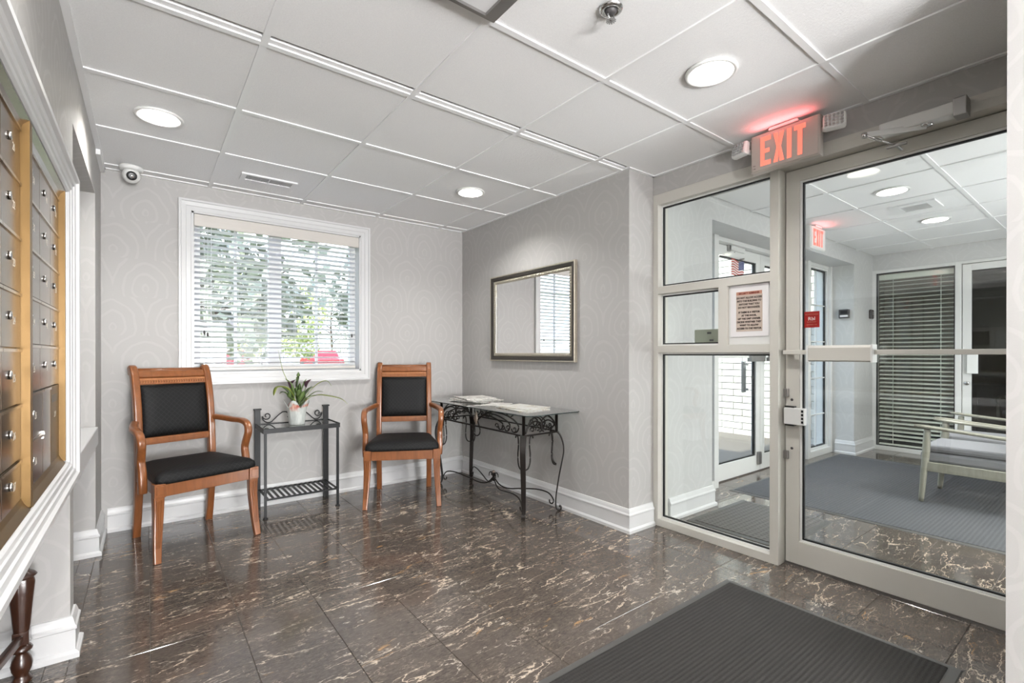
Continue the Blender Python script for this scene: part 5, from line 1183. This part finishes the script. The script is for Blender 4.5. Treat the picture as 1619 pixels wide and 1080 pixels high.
# ------------------------------------------------------------------ mats
def mat(name, x0, x1, y0, y1, carpet_m, label, border=.035):
    t = empty(name, ((x0+x1)/2, (y0+y1)/2, 0), label=label, cat='floor mat'); hx, hy = (x1-x0)/2, (y1-y0)/2
    q = MB(); prof = [(0, 0.0004), (.004, .004), (border-.006, .006), (border, .0075), (border, .0004)]; k = len(prof); c = [(-hx, -hy), (hx, -hy), (hx, hy), (-hx, hy)]; s_ = [(1, 1), (-1, 1), (-1, -1), (1, -1)]
    for i in range(4):
        vs = [(c[j][0]+s_[j][0]*o, c[j][1]+s_[j][1]*o, z) for j in (i, (i+1) % 4) for o, z in prof]; q.add(vs, [(a, (a+1) % k, k+(a+1) % k, k+a) for a in range(k)])
    q.build('rubber_border', 'rubber', t); MB().bbox(-hx+border-.001, hx-border+.001, -hy+border-.001, hy-border+.001, .0006, .0105, .003).build('carpet', carpet_m, t); return t
mat('entrance_mat', .80, 2.328, .372, 1.235, 'mat_brown', 'large charcoal brown ribbed mat on the lobby floor before the glass door')
mat('vestibule_mat', 3.865, 6.26, -1.4, 2.03, 'mat_blue', 'large blue-grey ribbed mat under the armchairs in the vestibule', .03)
mat('waffle_mat', 2.93, 3.69, 1.225, 1.835, 'mat_waffle', 'small grey waffle mat on the floor just behind the sidelight', .04)
# ------------------------------------------------------------------ grey washed armchairs in the vestibule
def lounge(loc, label):
    t = empty('lounge_chair', loc, label=label, cat='chair', group=None); w = .285
    for s in (-1, 1):
        for y0, lean, top in ((0, .025, .545), (-.56, -.05, .505)):
            q = MB(); q.smooth = True; P = [(s*w, y0+lean, 0), (s*w, y0+lean*.4, .2), (s*w, y0-.005, .40), (s*w, y0-.01, top)]
            q.tube(cr(P, 4), .022, 14, up=(0, 1, 0), scale=[.72+.33*min(1, i/7) if i < 9 else 1.05-.05*(i-9) for i in range(13)]); q.build('leg', 'greywood', t)
        q = MB(); P = [(s*w+s*.005, .065, .572), (s*w, .01, .566), (s*w, -.15, .553), (s*w, -.35, .537), (s*w, -.58, .520), (s*w, -.66, .512)]
        q.sweep(cr(P, 5), RR(.058, .022, .45, 4), scale=[(.35+.65*min(1, i/5), .5+.5*min(1, i/4)) for i in range(26)]); o = q.build('armrest', 'greywood', t)
        q = MB(); q.bbox(s*w-.014, s*w+.014, -.55, -.01, .235, .305, .004); q.build('side_rail', 'greywood', t)
    for y0 in (-.0, -.55):
        MB().bbox(-w+.01, w-.01, y0-.012, y0+.012, .240, .300, .004).build('cross_rail', 'greywood', t)
    q = MB(); q.bbox(-w+.018, w-.018, -.55, .035, .300, .375, .02); q.build('seat_cushion', 'cushion', t)
    q = MB(); q.bbox(-w+.020, w-.020, -.55, .030, .377, .425, .022); q.build('seat_cushion_top', 'cushion', t)
    Rm = Matrix.Translation((0, -.53, .42)) @ Matrix.Rotation(radians(18), 4, 'X')
    MB().bbox(-w+.02, w-.02, -.06, .05, .0, .42, .03, Rm).build('back_cushion', 'cushion', t)
    for s in (-.22, 0, .22): MB().bbox(s-.012, s+.012, -.09, -.065, -.1, .44, .004, Rm).build('back_slat', 'greywood', t)
    MB().bbox(-w+.01, w-.01, -.095, -.06, .40, .46, .01, Rm).build('crest_rail', 'greywood', t)
    return t
lounge((5.00, .965, .0145), 'grey washed wood armchair with grey cushion nearest the lobby door')
lounge((5.70, .985, .0145), 'grey washed wood armchair with grey cushion nearer the office blinds')
# door stop on the floor
ds = empty('door_stop', (3.33, .315, 0), label='cream rubber door stop on the vestibule floor behind the glass door', cat='door stop')
q = MB(); q.smooth = True; vs = []; n = 16
for r, z in ((.045, 0), (.043, .010), (.030, .020), (.012, .026)):
    for i in range(n): a = 2*pi*i/n; vs.append((r*cos(a)*1.25, r*sin(a)*.8, z))
q.add(vs, [(k*n+i, k*n+(i+1) % n, (k+1)*n+(i+1) % n, (k+1)*n+i) for k in range(3) for i in range(n)]+[tuple(range(n))[::-1], tuple(3*n+i for i in range(n))]); q.build('pad', plain('cream_rubber', (.86, .83, .72), .5), ds)
